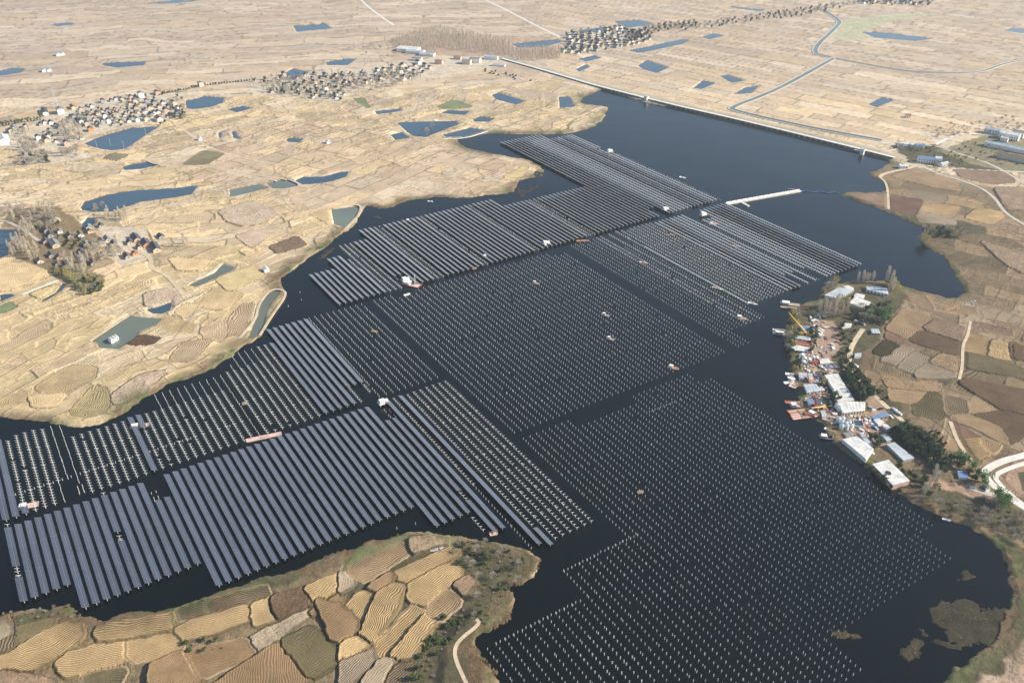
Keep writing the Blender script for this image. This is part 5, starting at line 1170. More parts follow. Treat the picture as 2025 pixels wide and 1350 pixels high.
WB = [((805,582), 9, 3, 40, 'white', 'white', None, 'white open boat just below the pile driving barge'), ((938,530), 7, 5, 30, 'orange', 'pinkdeck', None, 'small pinkish boat at the foot of the far rows'), ((962,507), 11, 5, 20, 'tan_wood', 'tan_wood', 'white', 'tan boat wedged into the far panel rows'),
 ((1060,560), 9, 4, -20, 'tan_wood', 'tan_wood', 'wall_grey', 'grey tan boat at the top of the middle pile field'), ((1198,623), 10, 4, -20, 'silver', 'tan_wood', 'wall_grey', 'grey boat in the right part of the middle pile field'), ((1208,670), 10, 4, -20, 'tan_wood', 'tan_wood', 'wall_grey', 'tan boat below the grey one in the middle pile field'),
 ((1332,727), 12, 5, -25, 'tan_wood', 'orange', 'wall_cream', 'orange decked boat at the lower corner of the middle pile field'), ((1273,519), 12, 4, -30, 'tan_wood', 'pinkdeck', None, 'pink boat among the far T stands'), ((1327,464), 12, 4, 0, 'orange', 'orange', None, 'orange boat in the far rack field'),
 ((1152,476), 18, 5, 10, 'orange', 'orange', None, 'long orange boat at the foot of the far rows'), ((1420,570), 16, 5, -35, 'tan_wood', 'pinkdeck', None, 'pinkish boat at the head of the lone rack rail'), ((1489,600), 12, 3.5, -30, 'white', 'white', None, 'white boat at the end of the lone rack rail'),
 ((1467,629), 13, 6, -30, 'silver', 'orange', 'wall_grey', 'orange decked boat at the right tip of the pile strip'), ((1410,443), 12, 4, 5, 'white', 'pinkdeck', 'white', 'white boat right of the far transformer platform'), ((1421,441), 6, 3, 5, 'red', 'red', None, 'small red boat in the far right bank'),
 ((1458,487), 12, 4, -30, 'orange', 'tan_wood', None, 'tan boat under the far right bank of rows'), ((1400,482), 12, 4, -30, 'tan_wood', 'pinkdeck', None, 'pink tan boat left of the far right bank'), ((1350,351), 11, 5, -35, 'white', 'white', None, 'white boat alone on the open lake'),
 ((741,655), 8, 4, -20, 'reed', 'reed', None, 'brown boat in the piles behind the eight row block'), ((810,437), 12, 6, 10, 'tan_wood', 'tan_wood', 'wall_cream', 'tan boat at the shore end of the far rows'), ((976,1054), 7, 5, 15, 'pinkdeck', 'pinkdeck', None, 'pale pink float at the foot of the large panel block'),
 ((1236,972), 5, 3, 20, 'tan_wood', 'reed', None, 'tiny brown boat in the great pile field'), ((1267,972), 6, 3, 20, 'tan_wood', 'reed', None, 'tiny tan boat deep in the great pile field'), ((484,797), 5, 4, 20, 'tan_wood', 'tan_wood', None, 'tan float in the left rack field'), ((1872,1027), 7, 2, -20, 'white', 'white', None, 'white boat by the lower right bank'), ((851,398), 8, 3, 0, 'white', 'white', None, 'white boat beside the left headland')]
for p_, L_, W_, a_, h_, d_, c_, lb in WB[:-0 or None]:
    if lb.startswith('tiny brown'): continue
    boat(*p_, L_*.8, W_*.8, R(a_), h_, d_, c_, lb, gb)
e = boat(814, 562, 20, 9, R(-25), 'rust', 'pinkdeck', 'white', 'big pile driving barge with red hull at the far rows', 'barges on the lake', 'barge')
m = MB()
for s_ in (-1, 1): m.tube((4, s_*1.2, .6), (4, s_*.4, 13), .18, n=5)
for k in range(6): m.box(3.9, 4.1, -1.1+k*.12, 1.1-k*.12, 1.5+k*2, 1.65+k*2)
m.tube((-3, 0, 2.6), (4, 0, 10), .15, n=5); m.build('pile_leads', M['galv'], e)
boat(522, 864, 26, 4.5, R(22), 'pinkdeck', 'pinkdeck', None, 'long pale pontoon barge between rack field and large block', 'barges on the lake', 'barge')
boat(276, 842, 14, 4.5, R(18), 'pinkdeck', 'pinkdeck', 'white', 'pale barge with white hut beside the short panel row', 'barges on the lake', 'barge')
boat(56, 1000, 13, 5, R(22), 'pinkdeck', 'pinkdeck', 'white', 'pale pink barge among racks at the left frame edge', 'barges on the lake', 'barge')
gq = 'craft moored at the work yard'
Q = [((355,345), 20, 7, -12, 'navy', 'tan_wood', 'wall_cream', 'dark barge farthest up the quay', 'barge', za), ((350,382), 18, 3.5, -8, 'tan_wood', 'tan_wood', None, 'narrow tan barge beside the dark one', 'barge', za), ((250,635), 15, 3, -8, 'white', 'tan_wood', None, 'pale boat at the jetty under the yellow crane', 'boat', za),
 ((295,680), 22, 4, -12, 'silver', 'tan_wood', 'wall_grey', 'grey boat below the pale jetty boat', 'boat', za), ((365,1125), 10, 3.5, -10, 'white', 'white', None, 'topmost white boat off the small quay', 'boat', za), ((385,1158), 10, 3.5, 10, 'silver', 'white', None, 'second white boat off the small quay', 'boat', za),
 ((355,1212), 12, 3, 15, 'white', 'white', None, 'outermost white boat off the small quay', 'boat', za), ((405,1190), 11, 4, 15, 'white', 'tan_wood', 'white', 'cabin boat amid the small quay boats', 'boat', za), ((395,1245), 9, 6, 50, 'pinkdeck', 'pinkdeck', None, 'pink lowest boat off the small quay', 'boat', za),
 ((430,1235), 9, 3, 40, 'silver', 'white', None, 'grey boat nearest the small quay', 'boat', za), ((420,315), 18, 4, -5, 'rust', 'rust', None, 'red barge uppermost below the red crane', 'barge', zb), ((425,350), 12, 6, 0, 'navy', 'tan_wood', 'wall_grey', 'dark cabin barge between the red barges', 'barge', zb),
 ((470,405), 22, 5, 12, 'rust', 'tan_wood', None, 'tan decked barge above the striped red ones', 'barge', zb), ((490,428), 22, 3.2, 14, 'rust', 'pinkdeck', None, 'first of three striped red barges', 'barge', zb), ((500,452), 22, 3.2, 14, 'rust', 'pinkdeck', None, 'middle of three striped red barges', 'barge', zb),
 ((515,476), 22, 3.2, 14, 'rust', 'pinkdeck', None, 'lowest of three striped red barges', 'barge', zb), ((810,628), 11, 2.6, -40, 'white', 'white', None, 'white boat moored below the tanks', 'boat', zb), ((765,702), 12, 5, -10, 'navy', 'tan_wood', 'wall_grey', 'dark boat off the bank warehouse', 'boat', zb), ((840,705), 10, 4, -5, 'silver', 'tan_wood', None, 'grey boat right of the dark boat', 'boat', zb), ((620,455), 12, 5, -50, 'navy', 'navy', 'wall_grey', 'navy boat tied to the quay beside the red barges', 'boat', zb)]
for p_, L_, W_, a_, h_, d_, c_, lb, ct, zz_ in Q: boat(*Z([p_], *zz_)[0], L_, W_, R(a_), h_, d_, c_, lb, gq, ct)
for nm_, mm_, q_, s0, s1, lb_ in [('white_clutter', 'white', 70, .5, 1.3, 'pale crates and sacks strewn over the work yard'), ('steel_clutter', 'rust', 40, .5, 1.4, 'rusty steel oddments strewn over the work yard'), ('dark_clutter', 'navy', 60, .5, 1.4, 'dark machinery and boxes strewn over the work yard'), ('timber_clutter', 'tan_wood', 70, .5, 1.4, 'timber pallets strewn over the work yard')]:
    m = MB()
    for (x, y) in scatter_px([(560,500),(720,420),(760,560),(780,800),(800,1000),(880,1180),(820,1320),(720,1360),(540,1300),(470,1150),(440,950),(480,700)], q_, *za, 1.5)+scatter_px([(520,120),(760,120),(830,380),(900,470),(1200,440),(1240,640),(1360,860),(1280,900),(1080,640),(820,560),(660,480),(520,380)], q_, *zb, 1.5):
        g = G(x, y, 1.3); s_ = random.uniform(s0, s1); Mx = Matrix.Translation((g[0], g[1], 1.15)) @ Matrix.Rotation(random.random()*3, 4, 'Z'); l_ = random.uniform(.7, 2.4); m.box(-s_*l_, s_*l_, -s_*.6, s_*.6, 0, s_*random.uniform(.3, .9), Mx)
    tag(m.build(nm_, M[mm_]), lb_, 'yard clutter', kind='stuff')
# stacked red steel on the yard
for k, p_ in enumerate([(490,775),(480,795),(620,470-20)]):
    zz_ = za if k < 2 else zb; x, y = G(*Z([p_], *zz_)[0], 1.2); e = empty('steel_stack', (x, y, 1.15), R(-8)); tag(e, f'stack of rust red steel pipes on the quay, {ordinal(k+1)} from the top', 'pipe stack', 'stacks of red steel pipes')
    for j in range(6): m = MB(); m.tube((-8, (j-2.5)*.7, .35), (8, (j-2.5)*.7, .35), .32, n=6); m.build('pipe', M['rust'], e)
    for j in range(4): m = MB(); m.tube((-7.6, (j-1.5)*.7, .95), (7.6, (j-1.5)*.7, .95), .32, n=6); m.build('pipe', M['rust'], e)
# transformer platforms
def platform(px, py, lb, two=True):
    x, y = G(px, py, 2); e = empty('transformer_platform', (x, y, 0), TH); e.scale = (.72, .72, .85); tag(e, lb, 'platform', 'white transformer platforms among the panels')
    m = MB(); m.box(-6, 6, -4, 4, 2.0, 2.35); m.build('deck', M['concrete'], e)
    for sx in (-5, 0, 5):
        for sy in (-3.3, 3.3): m = MB(); ring_post(m, .3, 2.0); m.build('leg', M['pile'], e)
    for i_, c in enumerate([o for o in e.children if o.name.startswith('leg')]): c.location = ((-5, 0, 5)[i_//2], (-3.3, 3.3)[i_ % 2], 0)
    m = MB(); m.box(-4.6, 1, -2, 2, 2.35, 5.6); c_ = m.build('transformer_cabinet', M['white'], e); m = MB(); m.box(-4.8, 1.2, -2.2, 2.2, 5.6, 5.85); m.build('cabinet_roof', M['white'], c_)
    m = MB(); m.box(-3.9, -2.4, -2.04, -2.0, 2.5, 4.8); m.box(-1.5, 0, -2.04, -2.0, 2.5, 4.8); m.build('cabinet_door', M['silver'], c_)
    if two: m = MB(); m.box(2.2, 5.4, -1.6, 1.6, 2.35, 4.6); m.tube((3, 0, 4.6), (3, 0, 5.2), .2, n=6); m.tube((4.6, 0, 4.6), (4.6, 0, 5.2), .2, n=6); m.build('transformer', M['white'], e)
    m = MB()
    for sx in (-6, 6):
        for sy in (-4, 0, 4): m.tube((sx*.98, sy*.98, 2.35), (sx*.98, sy*.98, 3.4), .05, n=4)
    for sy in (-3.92, 3.92): m.box(-5.9, 5.9, sy-.04, sy+.04, 3.36, 3.44)
    m.build('handrail', M['galv'], e)
for p_, lb in [((802,553), 'transformer platform beside the pile driving barge'), ((1080,481), 'transformer platform at the foot of the far middle rows'), ((1316,414), 'transformer platform near the right end of the long bank'), ((1391,424), 'transformer platform between the two far banks'), ((1206,299), 'transformer platform at the farthest edge of the rows'), ((758,795), 'small platform box at the head of the long panel row')]: platform(*p_, lb)
# jetty and floating pipeline
A = np.array(G(1437, 403, 1)); B = np.array(G(1583, 377, 1)); D = B-A; Lj = np.hypot(*D); aj = math.atan2(D[1], D[0])
e = empty('floating_jetty', (A[0], A[1], 0), aj); tag(e, 'long white floating jetty running out from the far right bank', 'jetty')
for k in range(14):
    m = MB(); l0 = Lj*k/14; m.box(l0+.2, l0+Lj/14-.2, -2.2, 2.2, -.3, 1.2); m.build('pontoon', M['concrete'], e)
    m = MB(); m.box(l0+.4, l0+Lj/14-.4, 1.7, 2.0, 1.2, 2.6); m.box(l0+.4, l0+Lj/14-.4, -1.9, -1.8, 2.2, 2.3); m.build('side_wall', M['white'], e)
p2_ = G(1463, 404, 1); m = MB(); m.box(Lj*.17, Lj*.2, -16, -2.4, -.3, 1.0); m.build('branch_pontoon', M['concrete'], e)
A2 = np.array(G(1585, 378, .3)); B2 = np.array(G(1658, 382, .3)); m = MB(); N_ = 40
pp = [(A2[0]+(B2[0]-A2[0])*k/N_, A2[1]+(B2[1]-A2[1])*k/N_+1.5*math.sin(k*.4), .35) for k in range(N_+1)]
e = empty('floating_hose', pp[0]); tag(e, 'blue floating hose stretched from the jetty to the spit', 'hose')
for k in range(N_): m.tube([a-b for a, b in zip(pp[k], pp[0])], [a-b for a, b in zip(pp[k+1], pp[0])], .35, n=6)
m.build('hose', M['blue'], e)
for k in range(0, N_, 4): m = MB(); q_ = [a-b for a, b in zip(pp[k], pp[0])]; m.tube((q_[0]-.6, q_[1], q_[2]), (q_[0]+.6, q_[1], q_[2]), .7, n=8); m.build('float', M['blue'], e)
boat(1566, 374, 10, 3, R(-5), 'navy', 'tan_wood', None, 'dark boat beside the outer end of the jetty', gb)
# intake towers on the dam
for p_, lb in [((1273,194), 'white intake tower on the dam near its left end'), ((1697,298), 'white intake tower on the dam near its right end')]:
    x, y = G(*p_, 3); e = empty('intake_tower', (x+3, y-8, 0), R(49)); tag(e, lb, 'tower', 'intake towers on the dam')
    m = MB(); m.box(-2.5, 2.5, -2.5, 2.5, -2, 5); m.build('tower_shaft', M['concrete'], e); m = MB(); m.box(-3, 3, -3, 3, 5, 8.2); c_ = m.build('gate_house', M['white'], e)
    m = MB(); m.box(-3.4, 3.4, -3.4, 3.4, 8.2, 8.6); m.build('roof', M['roof_pale'], c_); m = MB(); m.box(-1, 1, -3.05, -3, 6, 7.4); m.build('window', M['dark'], c_)
    m = MB(); m.box(-1, 1, 2.5, 12, 4.2, 4.6); m.build('footbridge', M['concrete'], e)
# lattice pylon
def pylon(px, py, h, lb):
    x, y = G(px, py, 1.2); e = empty('lattice_pylon', (x, y, 1.1), R(20)); tag(e, lb, 'pylon')
    m = MB(); w0, w1 = 3.2, .6
    def lv(t): return w0+(w1-w0)*t
    for sx in (-1, 1):
        for sy in (-1, 1): m.tube((sx*w0, sy*w0, 0), (sx*w1, sy*w1, h), .16, .1, n=4)
    K = 9
    for k in range(K):
        a, b_ = lv(k/K), lv((k+1)/K); z0, z1 = h*k/K, h*(k+1)/K
        for c1, c2 in (((-1, -1), (1, -1)), ((1, -1), (1, 1)), ((1, 1), (-1, 1)), ((-1, 1), (-1, -1))):
            m.tube((c1[0]*a, c1[1]*a, z0), (c2[0]*b_, c2[1]*b_, z1), .08, n=3); m.tube((c2[0]*a, c2[1]*a, z0), (c1[0]*b_, c1[1]*b_, z1), .08, n=3); m.tube((c1[0]*b_, c1[1]*b_, z1), (c2[0]*b_, c2[1]*b_, z1), .07, n=3)
    m.build('lattice_body', M['galv'], e)
    for zc, l_ in ((h*.72, 6), (h*.84, 5), (h*.95, 4)): m = MB(); m.tube((-l_, 0, zc), (l_, 0, zc), .14, n=4); m.tube((-l_, 0, zc), (0, 0, zc+1.3), .08, n=3); m.tube((l_, 0, zc), (0, 0, zc+1.3), .08, n=3); m.build('crossarm', M['galv'], e)
pylon(112, 213, 32, 'tall grey lattice pylon behind the large left village')
# utility poles
m = MB(); m.tube((0, 0, -1), (0, 0, 9), .16, .11, n=6); UP = m.mesh('pole_shaft', M['concrete']); m = MB(); m.box(-1.1, 1.1, -.06, .06, 8.2, 8.35); m.tube((-.9, 0, 8.35), (-.9, 0, 8.6), .06, n=4); m.tube((.9, 0, 8.35), (.9, 0, 8.6), .06, n=4); UC = m.mesh('crossarm', M['galv'])
PL = [('left', Z([(865,800),(1290,750),(1430,740),(1720,690),(968,795),(655,860),(575,870),(735,875),(360,895),(1050,790)],0,0,3)), ('left', Z([(545,195),(1220,290),(940,345),(430,440),(1440,215),(1720,180),(1890,170),(680,385)],350,170,5.4)),
      ('dam', Z([(1095,415),(1245,432),(1345,458),(1470,482),(1590,516),(1705,538),(1810,575),(1890,600),(740,470),(850,470),(415,550)],675,0,3)), ('right', Z([(1545,1065),(1655,1115),(1775,1170),(1720,1078),(1840,935),(1600,892),(2000,1055),(1380,975),(345,700),(485,740),(1460,1020),(1300,885)],1350,0,3)), ('yard', Z([(1450,430),(1360,760),(2010,500)],1500,540,5.625))]
PLB = {'left': ('standing in the left fields', 'poles in the left fields'), 'dam': ('standing near the dam road', 'poles near the dam road'), 'right': ('standing along the estate roads', 'poles along the estate roads'), 'yard': ('standing by the yard fields', 'poles by the yard fields')}
for k_, ps in PL:
    for p_ in ps:
        x, y = G(*p_, 1.2); e = empty('utility_pole', (x, y, 1.0), R(random.uniform(0, 90))); tag(e, 'pale concrete utility pole '+PLB[k_][0], 'pole', PLB[k_][1]); obj('pole_shaft', UP, e); obj('crossarm', UC, e)
# rubbish heap of white bags on the near headland, stones by the right bay
def heap(pts, n_, lb, mm, name='rubble', r0=.5, r1=1.2):
    m = MB()
    for (x, y) in scatter_px(pts[0], n_, *pts[1], .8):
        g = G(x, y, 1.3); s_ = random.uniform(r0, r1); a = random.random()*3
        Mx = Matrix.Translation((g[0], g[1], 1.3)) @ Matrix.Rotation(a, 4, 'Z') @ Matrix.Rotation(random.uniform(-.4, .4), 4, 'X'); m.box(-s_, s_, -s_*.7, s_*.7, -.4, s_*.5, Mx)
    tag(m.build(name, M[mm]), lb, 'rubble', kind='stuff')
heap(([(430,510),(500,495),(540,530),(620,530),(610,560),(540,570),(470,540)], (675, 900, 3)), 60, 'heap of pale stones on the near headland', 'wall_grey')
heap(([(820,220),(900,190),(930,220),(880,260),(830,250)], (1725, 550, 4.48)), 50, 'pale stones strewn by the right bay', 'wall_grey', r0=.4, r1=.9)

# ------------------------------------------------------------------ trees and plants
def blades(m, n_, fn, w0, w1, l0, l1, up):
    for _ in range(n_):
        c, d = fn(); d = Vector(d); d.normalize()
        t_ = Vector((random.gauss(0, 1), random.gauss(0, 1), random.gauss(0, .3))); s = d.cross(t_)
        if s.length < 1e-3: continue
        s.normalize(); w_ = random.uniform(w0, w1); l_ = random.uniform(l0, l1); c = Vector(c)
        m.add([c-s*w_, c+s*w_, c+d*l_+s*w_*.3, c+d*l_-s*w_*.3], [(0, 1, 2, 3)])
def leaves(m, n_, fn, s0, s1):
    for _ in range(n_):
        c = Vector(fn()); a = Vector((random.gauss(0, 1), random.gauss(0, 1), random.gauss(0, 1))).normalized(); b_ = a.cross(Vector((random.gauss(0, 1), random.gauss(0, 1), random.gauss(0, 1)))).normalized()
        c2 = a.cross(b_); s_ = random.uniform(s0, s1); m.add([c-b_*s_, c+c2*s_*.7, c+b_*s_, c-c2*s_*.7], [(0, 1, 2, 3)])
TP = {}
def proto(kind, k):
    random.seed(sum(map(ord, kind))*31+k)
    t_ = MB(); c = MB(); crn = None
    if kind == 'bare_poplar':
        h = random.uniform(11, 15); t_.tube((0, 0, -.5), (0, 0, h*.55), .24, .13, n=6); t_.tube((0, 0, h*.55), (.2, .1, h*.9), .13, .04, n=5)
        for j in range(14):
            z = h*(.2+.6*j/14); a = j*2.4; l_ = h*.2; t_.tube((0, 0, z), (math.cos(a)*l_*.5, math.sin(a)*l_*.5, z+l_), .07, .03, n=4)
        def fn():
            z = random.uniform(.18, .92)*h; rr = (1.5-abs(z/h-.5)*1.5)*random.random()**.6; a = random.random()*6.28; p = (math.cos(a)*rr, math.sin(a)*rr, z); return p, (p[0]*.25, p[1]*.25, 1)
        blades(c, 240, fn, .05, .11, .9, 2.2, 1); mm = M['twig']
    elif kind == 'bare_tree':
        h = random.uniform(7, 10); t_.tube((0, 0, -.5), (0, 0, h*.35), .28, .2, n=6)
        for j in range(9):
            a = j*2.4; rr = random.uniform(1.5, 3); t_.tube((0, 0, h*.3), (math.cos(a)*rr, math.sin(a)*rr, h*random.uniform(.6, .9)), .12, .03, n=4)
        def fn():
            a = random.random()*6.28; ph = random.uniform(0, 1.4); rr = random.uniform(.4, 1)*h*.42; p = (math.cos(a)*math.cos(ph)*rr, math.sin(a)*math.cos(ph)*rr, h*.42+math.sin(ph)*rr*1.15); return p, (p[0], p[1], (p[2]-h*.3))
        blades(c, 300, fn, .06, .15, .7, 1.6, 1); mm = M['twig_d']
    elif kind in ('evergreen_tree', 'bright_tree', 'yellow_tree', 'green_tree', 'orchard_tree'):
        h = {'evergreen_tree': 7, 'bright_tree': 9, 'yellow_tree': 9, 'green_tree': 6, 'orchard_tree': 3}[kind]*random.uniform(.8, 1.2); t_.tube((0, 0, -.5), (0, 0, h*.6), .25, .1, n=6)
        cl = [(random.gauss(0, h*.16), random.gauss(0, h*.16), h*random.uniform(.35, .9), h*random.uniform(.12, .24)) for _ in range(11)]
        for q_ in cl[:6]: t_.tube((0, 0, h*.3), q_[:3], .09, .03, n=4)
        def fn():
            x, y, z, r_ = random.choice(cl); v = Vector((random.gauss(0, 1), random.gauss(0, 1), random.gauss(0, 1))).normalized()*r_*random.uniform(.6, 1.05); return (x+v.x, y+v.y, z+v.z)
        leaves(c, 640 if h > 4 else 200, fn, .22, .55); mm = M[{'evergreen_tree': 'leaf_d', 'bright_tree': 'leaf_b', 'yellow_tree': 'twig_y', 'green_tree': 'leaf_m', 'orchard_tree': 'leaf_m'}[kind]]
    elif kind == 'dry_bush':
        h = 2.6
        t_.tube((0, 0, -.3), (0, 0, .8), .08, .04, n=5)
        def fn():
            a = random.random()*6.28; rr = random.random()*1.6; return (math.cos(a)*rr*.5, math.sin(a)*rr*.5, random.uniform(0, 1.3)), (math.cos(a)*rr, math.sin(a)*rr, 1.4)
        blades(c, 110, fn, .05, .12, .6, 1.5, 1); mm = M['twig_d'] if k % 2 else M['reed']
    return t_.mesh('trunk', M['timber']), c.mesh('crown', mm)
KINDS = {'bare_poplar': ('tall pale bare poplar', 'poplar'), 'bare_tree': ('grey leafless spreading tree', 'tree'), 'evergreen_tree': ('dense dark evergreen tree', 'tree'), 'bright_tree': ('bright green leafy tree', 'tree'), 'yellow_tree': ('yellowish leafy tree', 'tree'), 'green_tree': ('mid green rounded tree', 'tree'), 'orchard_tree': ('small green orchard tree', 'tree'), 'dry_bush': ('low dry bush', 'bush')}
def tree(kind, px, py, where, sc_=1.0):
    k = random.randrange(4); st = random.getstate()
    if (kind, k) not in TP: TP[(kind, k)] = proto(kind, k); random.setstate(st)
    tm, cm = TP[(kind, k)]; x, y = G(px, py, 1.1)
    e = empty(kind, (x, y, 1.0), random.random()*6.28); s_ = sc_*random.uniform(.75, 1.2); e.scale = (s_, s_, s_*random.uniform(.85, 1.15))
    tag(e, KINDS[kind][0]+' '+where, KINDS[kind][1], KINDS[kind][0]+'s '+where); obj('trunk', tm, e); obj('crown', cm, e)
def grove(kinds, poly, n_, ox, oy, s, mind, where, sc_=1.0):
    for x, y in scatter_px(poly, n_, ox, oy, s, mind): tree(random.choice(kinds), x, y, where, sc_)
random.seed(21)
bp_, bt_ = 'bare_poplar', 'bare_tree'
# hamlet, lower left
hm = 'in the lower left hamlet'
grove([bp_], [(80,480),(200,420),(420,520),(470,600),(380,660),(120,600)], 24, 0, 400, 5.4, 4, hm)
grove([bp_], [(200,300),(330,280),(420,380),(340,420),(200,400)], 12, 0, 400, 5.4, 4, hm)
grove([bp_], [(1100,150),(1350,120),(1400,200),(1130,230)], 14, 0, 400, 5.4, 4, 'above the hamlet road')
grove([bp_, bt_], [(950,480),(1250,480),(1350,600),(1050,650),(940,700),(960,560)], 24, 0, 400, 5.4, 4.5, hm)
grove([bp_], [(700,620),(960,650),(940,780),(760,770)], 16, 0, 400, 5.4, 4, hm)
grove([bp_, bt_], [(60,60),(600,60),(640,160),(300,260),(120,220)], 26, 0, 400, 5.4, 6, 'in the grey grove above the hamlet', 1.1)
grove([bt_, 'evergreen_tree'], [(380,200),(620,180),(660,260),(420,300)], 12, 0, 400, 5.4, 5, hm)
grove(['evergreen_tree', 'green_tree', bt_], [(350,330),(480,340),(500,480),(740,520),(1000,500),(960,400),(700,360),(480,260),(380,280)], 20, 0, 400, 5.4, 6, hm, .8)
grove(['evergreen_tree', 'yellow_tree', 'green_tree'], [(740,860),(940,810),(1120,850),(1110,960),(930,1010),(760,930)], 22, 0, 400, 5.4, 4.5, 'in the dark grove below the hamlet', .8)
grove([bt_, 'dry_bush', 'yellow_tree'], [(660,700),(760,760),(740,840),(620,780),(540,720)], 12, 0, 400, 5.4, 4, hm, .8)
grove([bt_], [(1010,60),(1100,50),(1110,110),(1020,110)], 3, 0, 400, 5.4, 4, 'on the rim of the long blue pond')
grove([bp_], [(1560,420),(1700,420),(1700,470),(1560,480)][:0] or [(1930,380),(2010,400),(2010,470),(1940,480)], 3, 0, 400, 5.4, 4, 'at the field path above the hamlet')
# large village
vl = 'in the large left village'
grove([bt_, bp_], [(150,500),(320,490),(330,700),(180,690)], 18, 0, 170, 5.4, 5, vl)
grove([bp_, bt_], [(640,430),(880,420),(880,620),(700,600)], 26, 0, 170, 5.4, 5, vl, 1.25)
grove([bt_], [(300,600),(500,620),(520,780),(300,700)], 12, 0, 170, 5.4, 6, vl)
grove([bt_, 'evergreen_tree'], [(240,740),(560,740),(620,820),(250,860),(170,840)], 24, 0, 170, 5.4, 5, 'below the large left village', 1.1)
grove([bt_], [(640,700),(830,680),(840,770),(640,770)], 10, 0, 170, 5.4, 5, vl)
grove([bt_, 'green_tree'], [(1830,300),(2000,300),(1980,380),(1830,370)], 8, 0, 170, 5.4, 5, vl)
grove([bt_, 'evergreen_tree', 'green_tree'], [(400,480),(700,300),(1100,250),(1600,150),(1900,250),(1700,380),(1200,380),(900,470),(500,600)], 32, 0, 170, 5.4, 9, vl, .7)
# hedges of small evergreens along the village road
def hedge(a, b_, n_, where, kind='green_tree', sc_=.7, jit=2):
    for k in range(n_):
        t = k/max(1, n_-1); tree(kind, a[0]+(b_[0]-a[0])*t+random.uniform(-jit, jit)*.4, a[1]+(b_[1]-a[1])*t+random.uniform(-jit, jit)*.2, where, sc_)
hedge((0, 246), (85, 232), 16, 'along the village road'); hedge((0, 251), (80, 238), 14, 'along the village road')
hedge((315, 189), (395, 172), 16, 'along the village road'); hedge((405, 170), (500, 160), 18, 'along the village road')
# roadside strip and poplar plantation
grove([bp_, bt_], [(1490,470),(1750,440),(1760,560),(1500,560)], 22, 0, 0, 3, 9, 'around the roadside village')
grove([bp_, bt_], [(-40,480),(430,420),(520,450),(300,520),(0,580)], 20, 675, 0, 3, 9, 'around the roadside village')
grove([bp_, bt_], [(50,290),(330,230),(370,320),(200,400),(60,420)], 16, 675, 0, 3, 10, 'beside the factory halls')
def wood(poly, n_, ox, oy, s, mind, kinds, name, lb, cat='wood', sc_=1.0):
    """a far wood that reads as one mass"""
    ms = []
    for kd in kinds:
        st = random.getstate()
        if (kd, 0) not in TP: TP[(kd, 0)] = proto(kd, 0)
        random.setstate(st); ms += list(TP[(kd, 0)])
    pts = []
    for x, y in scatter_px(poly, n_, ox, oy, s, mind, tries=20):
        g = G(x, y, 1.1); j = random.randrange(len(kinds)); a = random.random()*6.28; pts += [(g[0], g[1], a, 2*j), (g[0], g[1], a, 2*j+1)]
    me = merged_small(name, ms, pts, sc_); tag(obj(name, me), lb, cat, kind='stuff')
def merged_small(name, meshes, pts, sc_):
    mats = []; data = []
    for me in meshes:
        mm = me.materials[0]
        if mm not in mats: mats.append(mm)
        co = np.empty(len(me.vertices)*3); me.vertices.foreach_get('co', co)
        ls = np.empty(len(me.polygons), int); me.polygons.foreach_get('loop_total', ls); vi = np.empty(len(me.loops), int); me.loops.foreach_get('vertex_index', vi)
        data.append((co.reshape(-1, 3), ls, vi, mats.index(mm)))
    V, LT, VI, MI = [], [], [], []; off = 0
    for i, (x, y, a, ti) in enumerate(pts):
        co, ls, vi, mi = data[ti]; c, s = math.cos(a)*sc_, math.sin(a)*sc_
        V.append(np.stack([co[:, 0]*c-co[:, 1]*s+x, co[:, 0]*s+co[:, 1]*c+y, co[:, 2]*sc_+1.0], 1)); LT.append(ls); VI.append(vi+off); MI.append(np.full(len(ls), mi)); off += len(co)
    me = bpy.data.meshes.new(name)
    if not V: return me
    V = np.concatenate(V); LT = np.concatenate(LT); VI = np.concatenate(VI); MI = np.concatenate(MI)
    me.vertices.add(len(V)); me.vertices.foreach_set('co', V.ravel()); me.loops.add(len(VI)); me.loops.foreach_set('vertex_index', VI.astype(np.int32))
    me.polygons.add(len(LT)); me.polygons.foreach_set('loop_start', np.concatenate([[0], np.cumsum(LT)[:-1]]).astype(np.int32))
    for q_ in mats: me.materials.append(q_)
    me.polygons.foreach_set('material_index', MI.astype(np.int32)); me.update(calc_edges=True); return me
wood([(330,230),(560,180),(700,200),(1000,260),(1000,300),(1290,300),(1300,350),(1060,370),(940,330),(600,290),(520,340),(480,300),(340,280)], 420, 675, 0, 3, 7, [bp_], 'poplar_plantation', 'broad pale plantation of bare poplars behind the factory halls')
wood([(850,35),(960,20),(1150,10),(700,100),(0,190),(0,160)], 160, 1350, 0, 3, 12, [bt_, 'evergreen_tree'], 'tree_belt', 'long thin tree belt lining the far canal at the top')
wood([(1700,200),(1900,150),(2100,130),(2100,160),(1900,190),(1720,240)], 110, 675, 0, 3, 10, [bt_, 'evergreen_tree'], 'tree_belt', 'tree belt running right from the distant village')
wood([(1310,315),(1330,200),(1640,155),(1850,230),(1700,280),(1400,325)], 70, 675, 0, 3, 16, [bt_, 'evergreen_tree'], 'garden_trees', 'dark garden trees between the distant village houses')
wood([(960,-20),(1500,-20),(1480,45),(1050,30)], 60, 1350, 0, 3, 18, [bt_, 'evergreen_tree'], 'garden_trees', 'garden trees in the faint top right village')
wood([(850,415),(1180,480),(1190,500),(1000,480),(850,430)], 50, 675, 0, 3, 8, ['dry_bush', 'green_tree'], 'ditch_scrub', 'dark scrub along the ditch left of the dam road', sc_=.9)
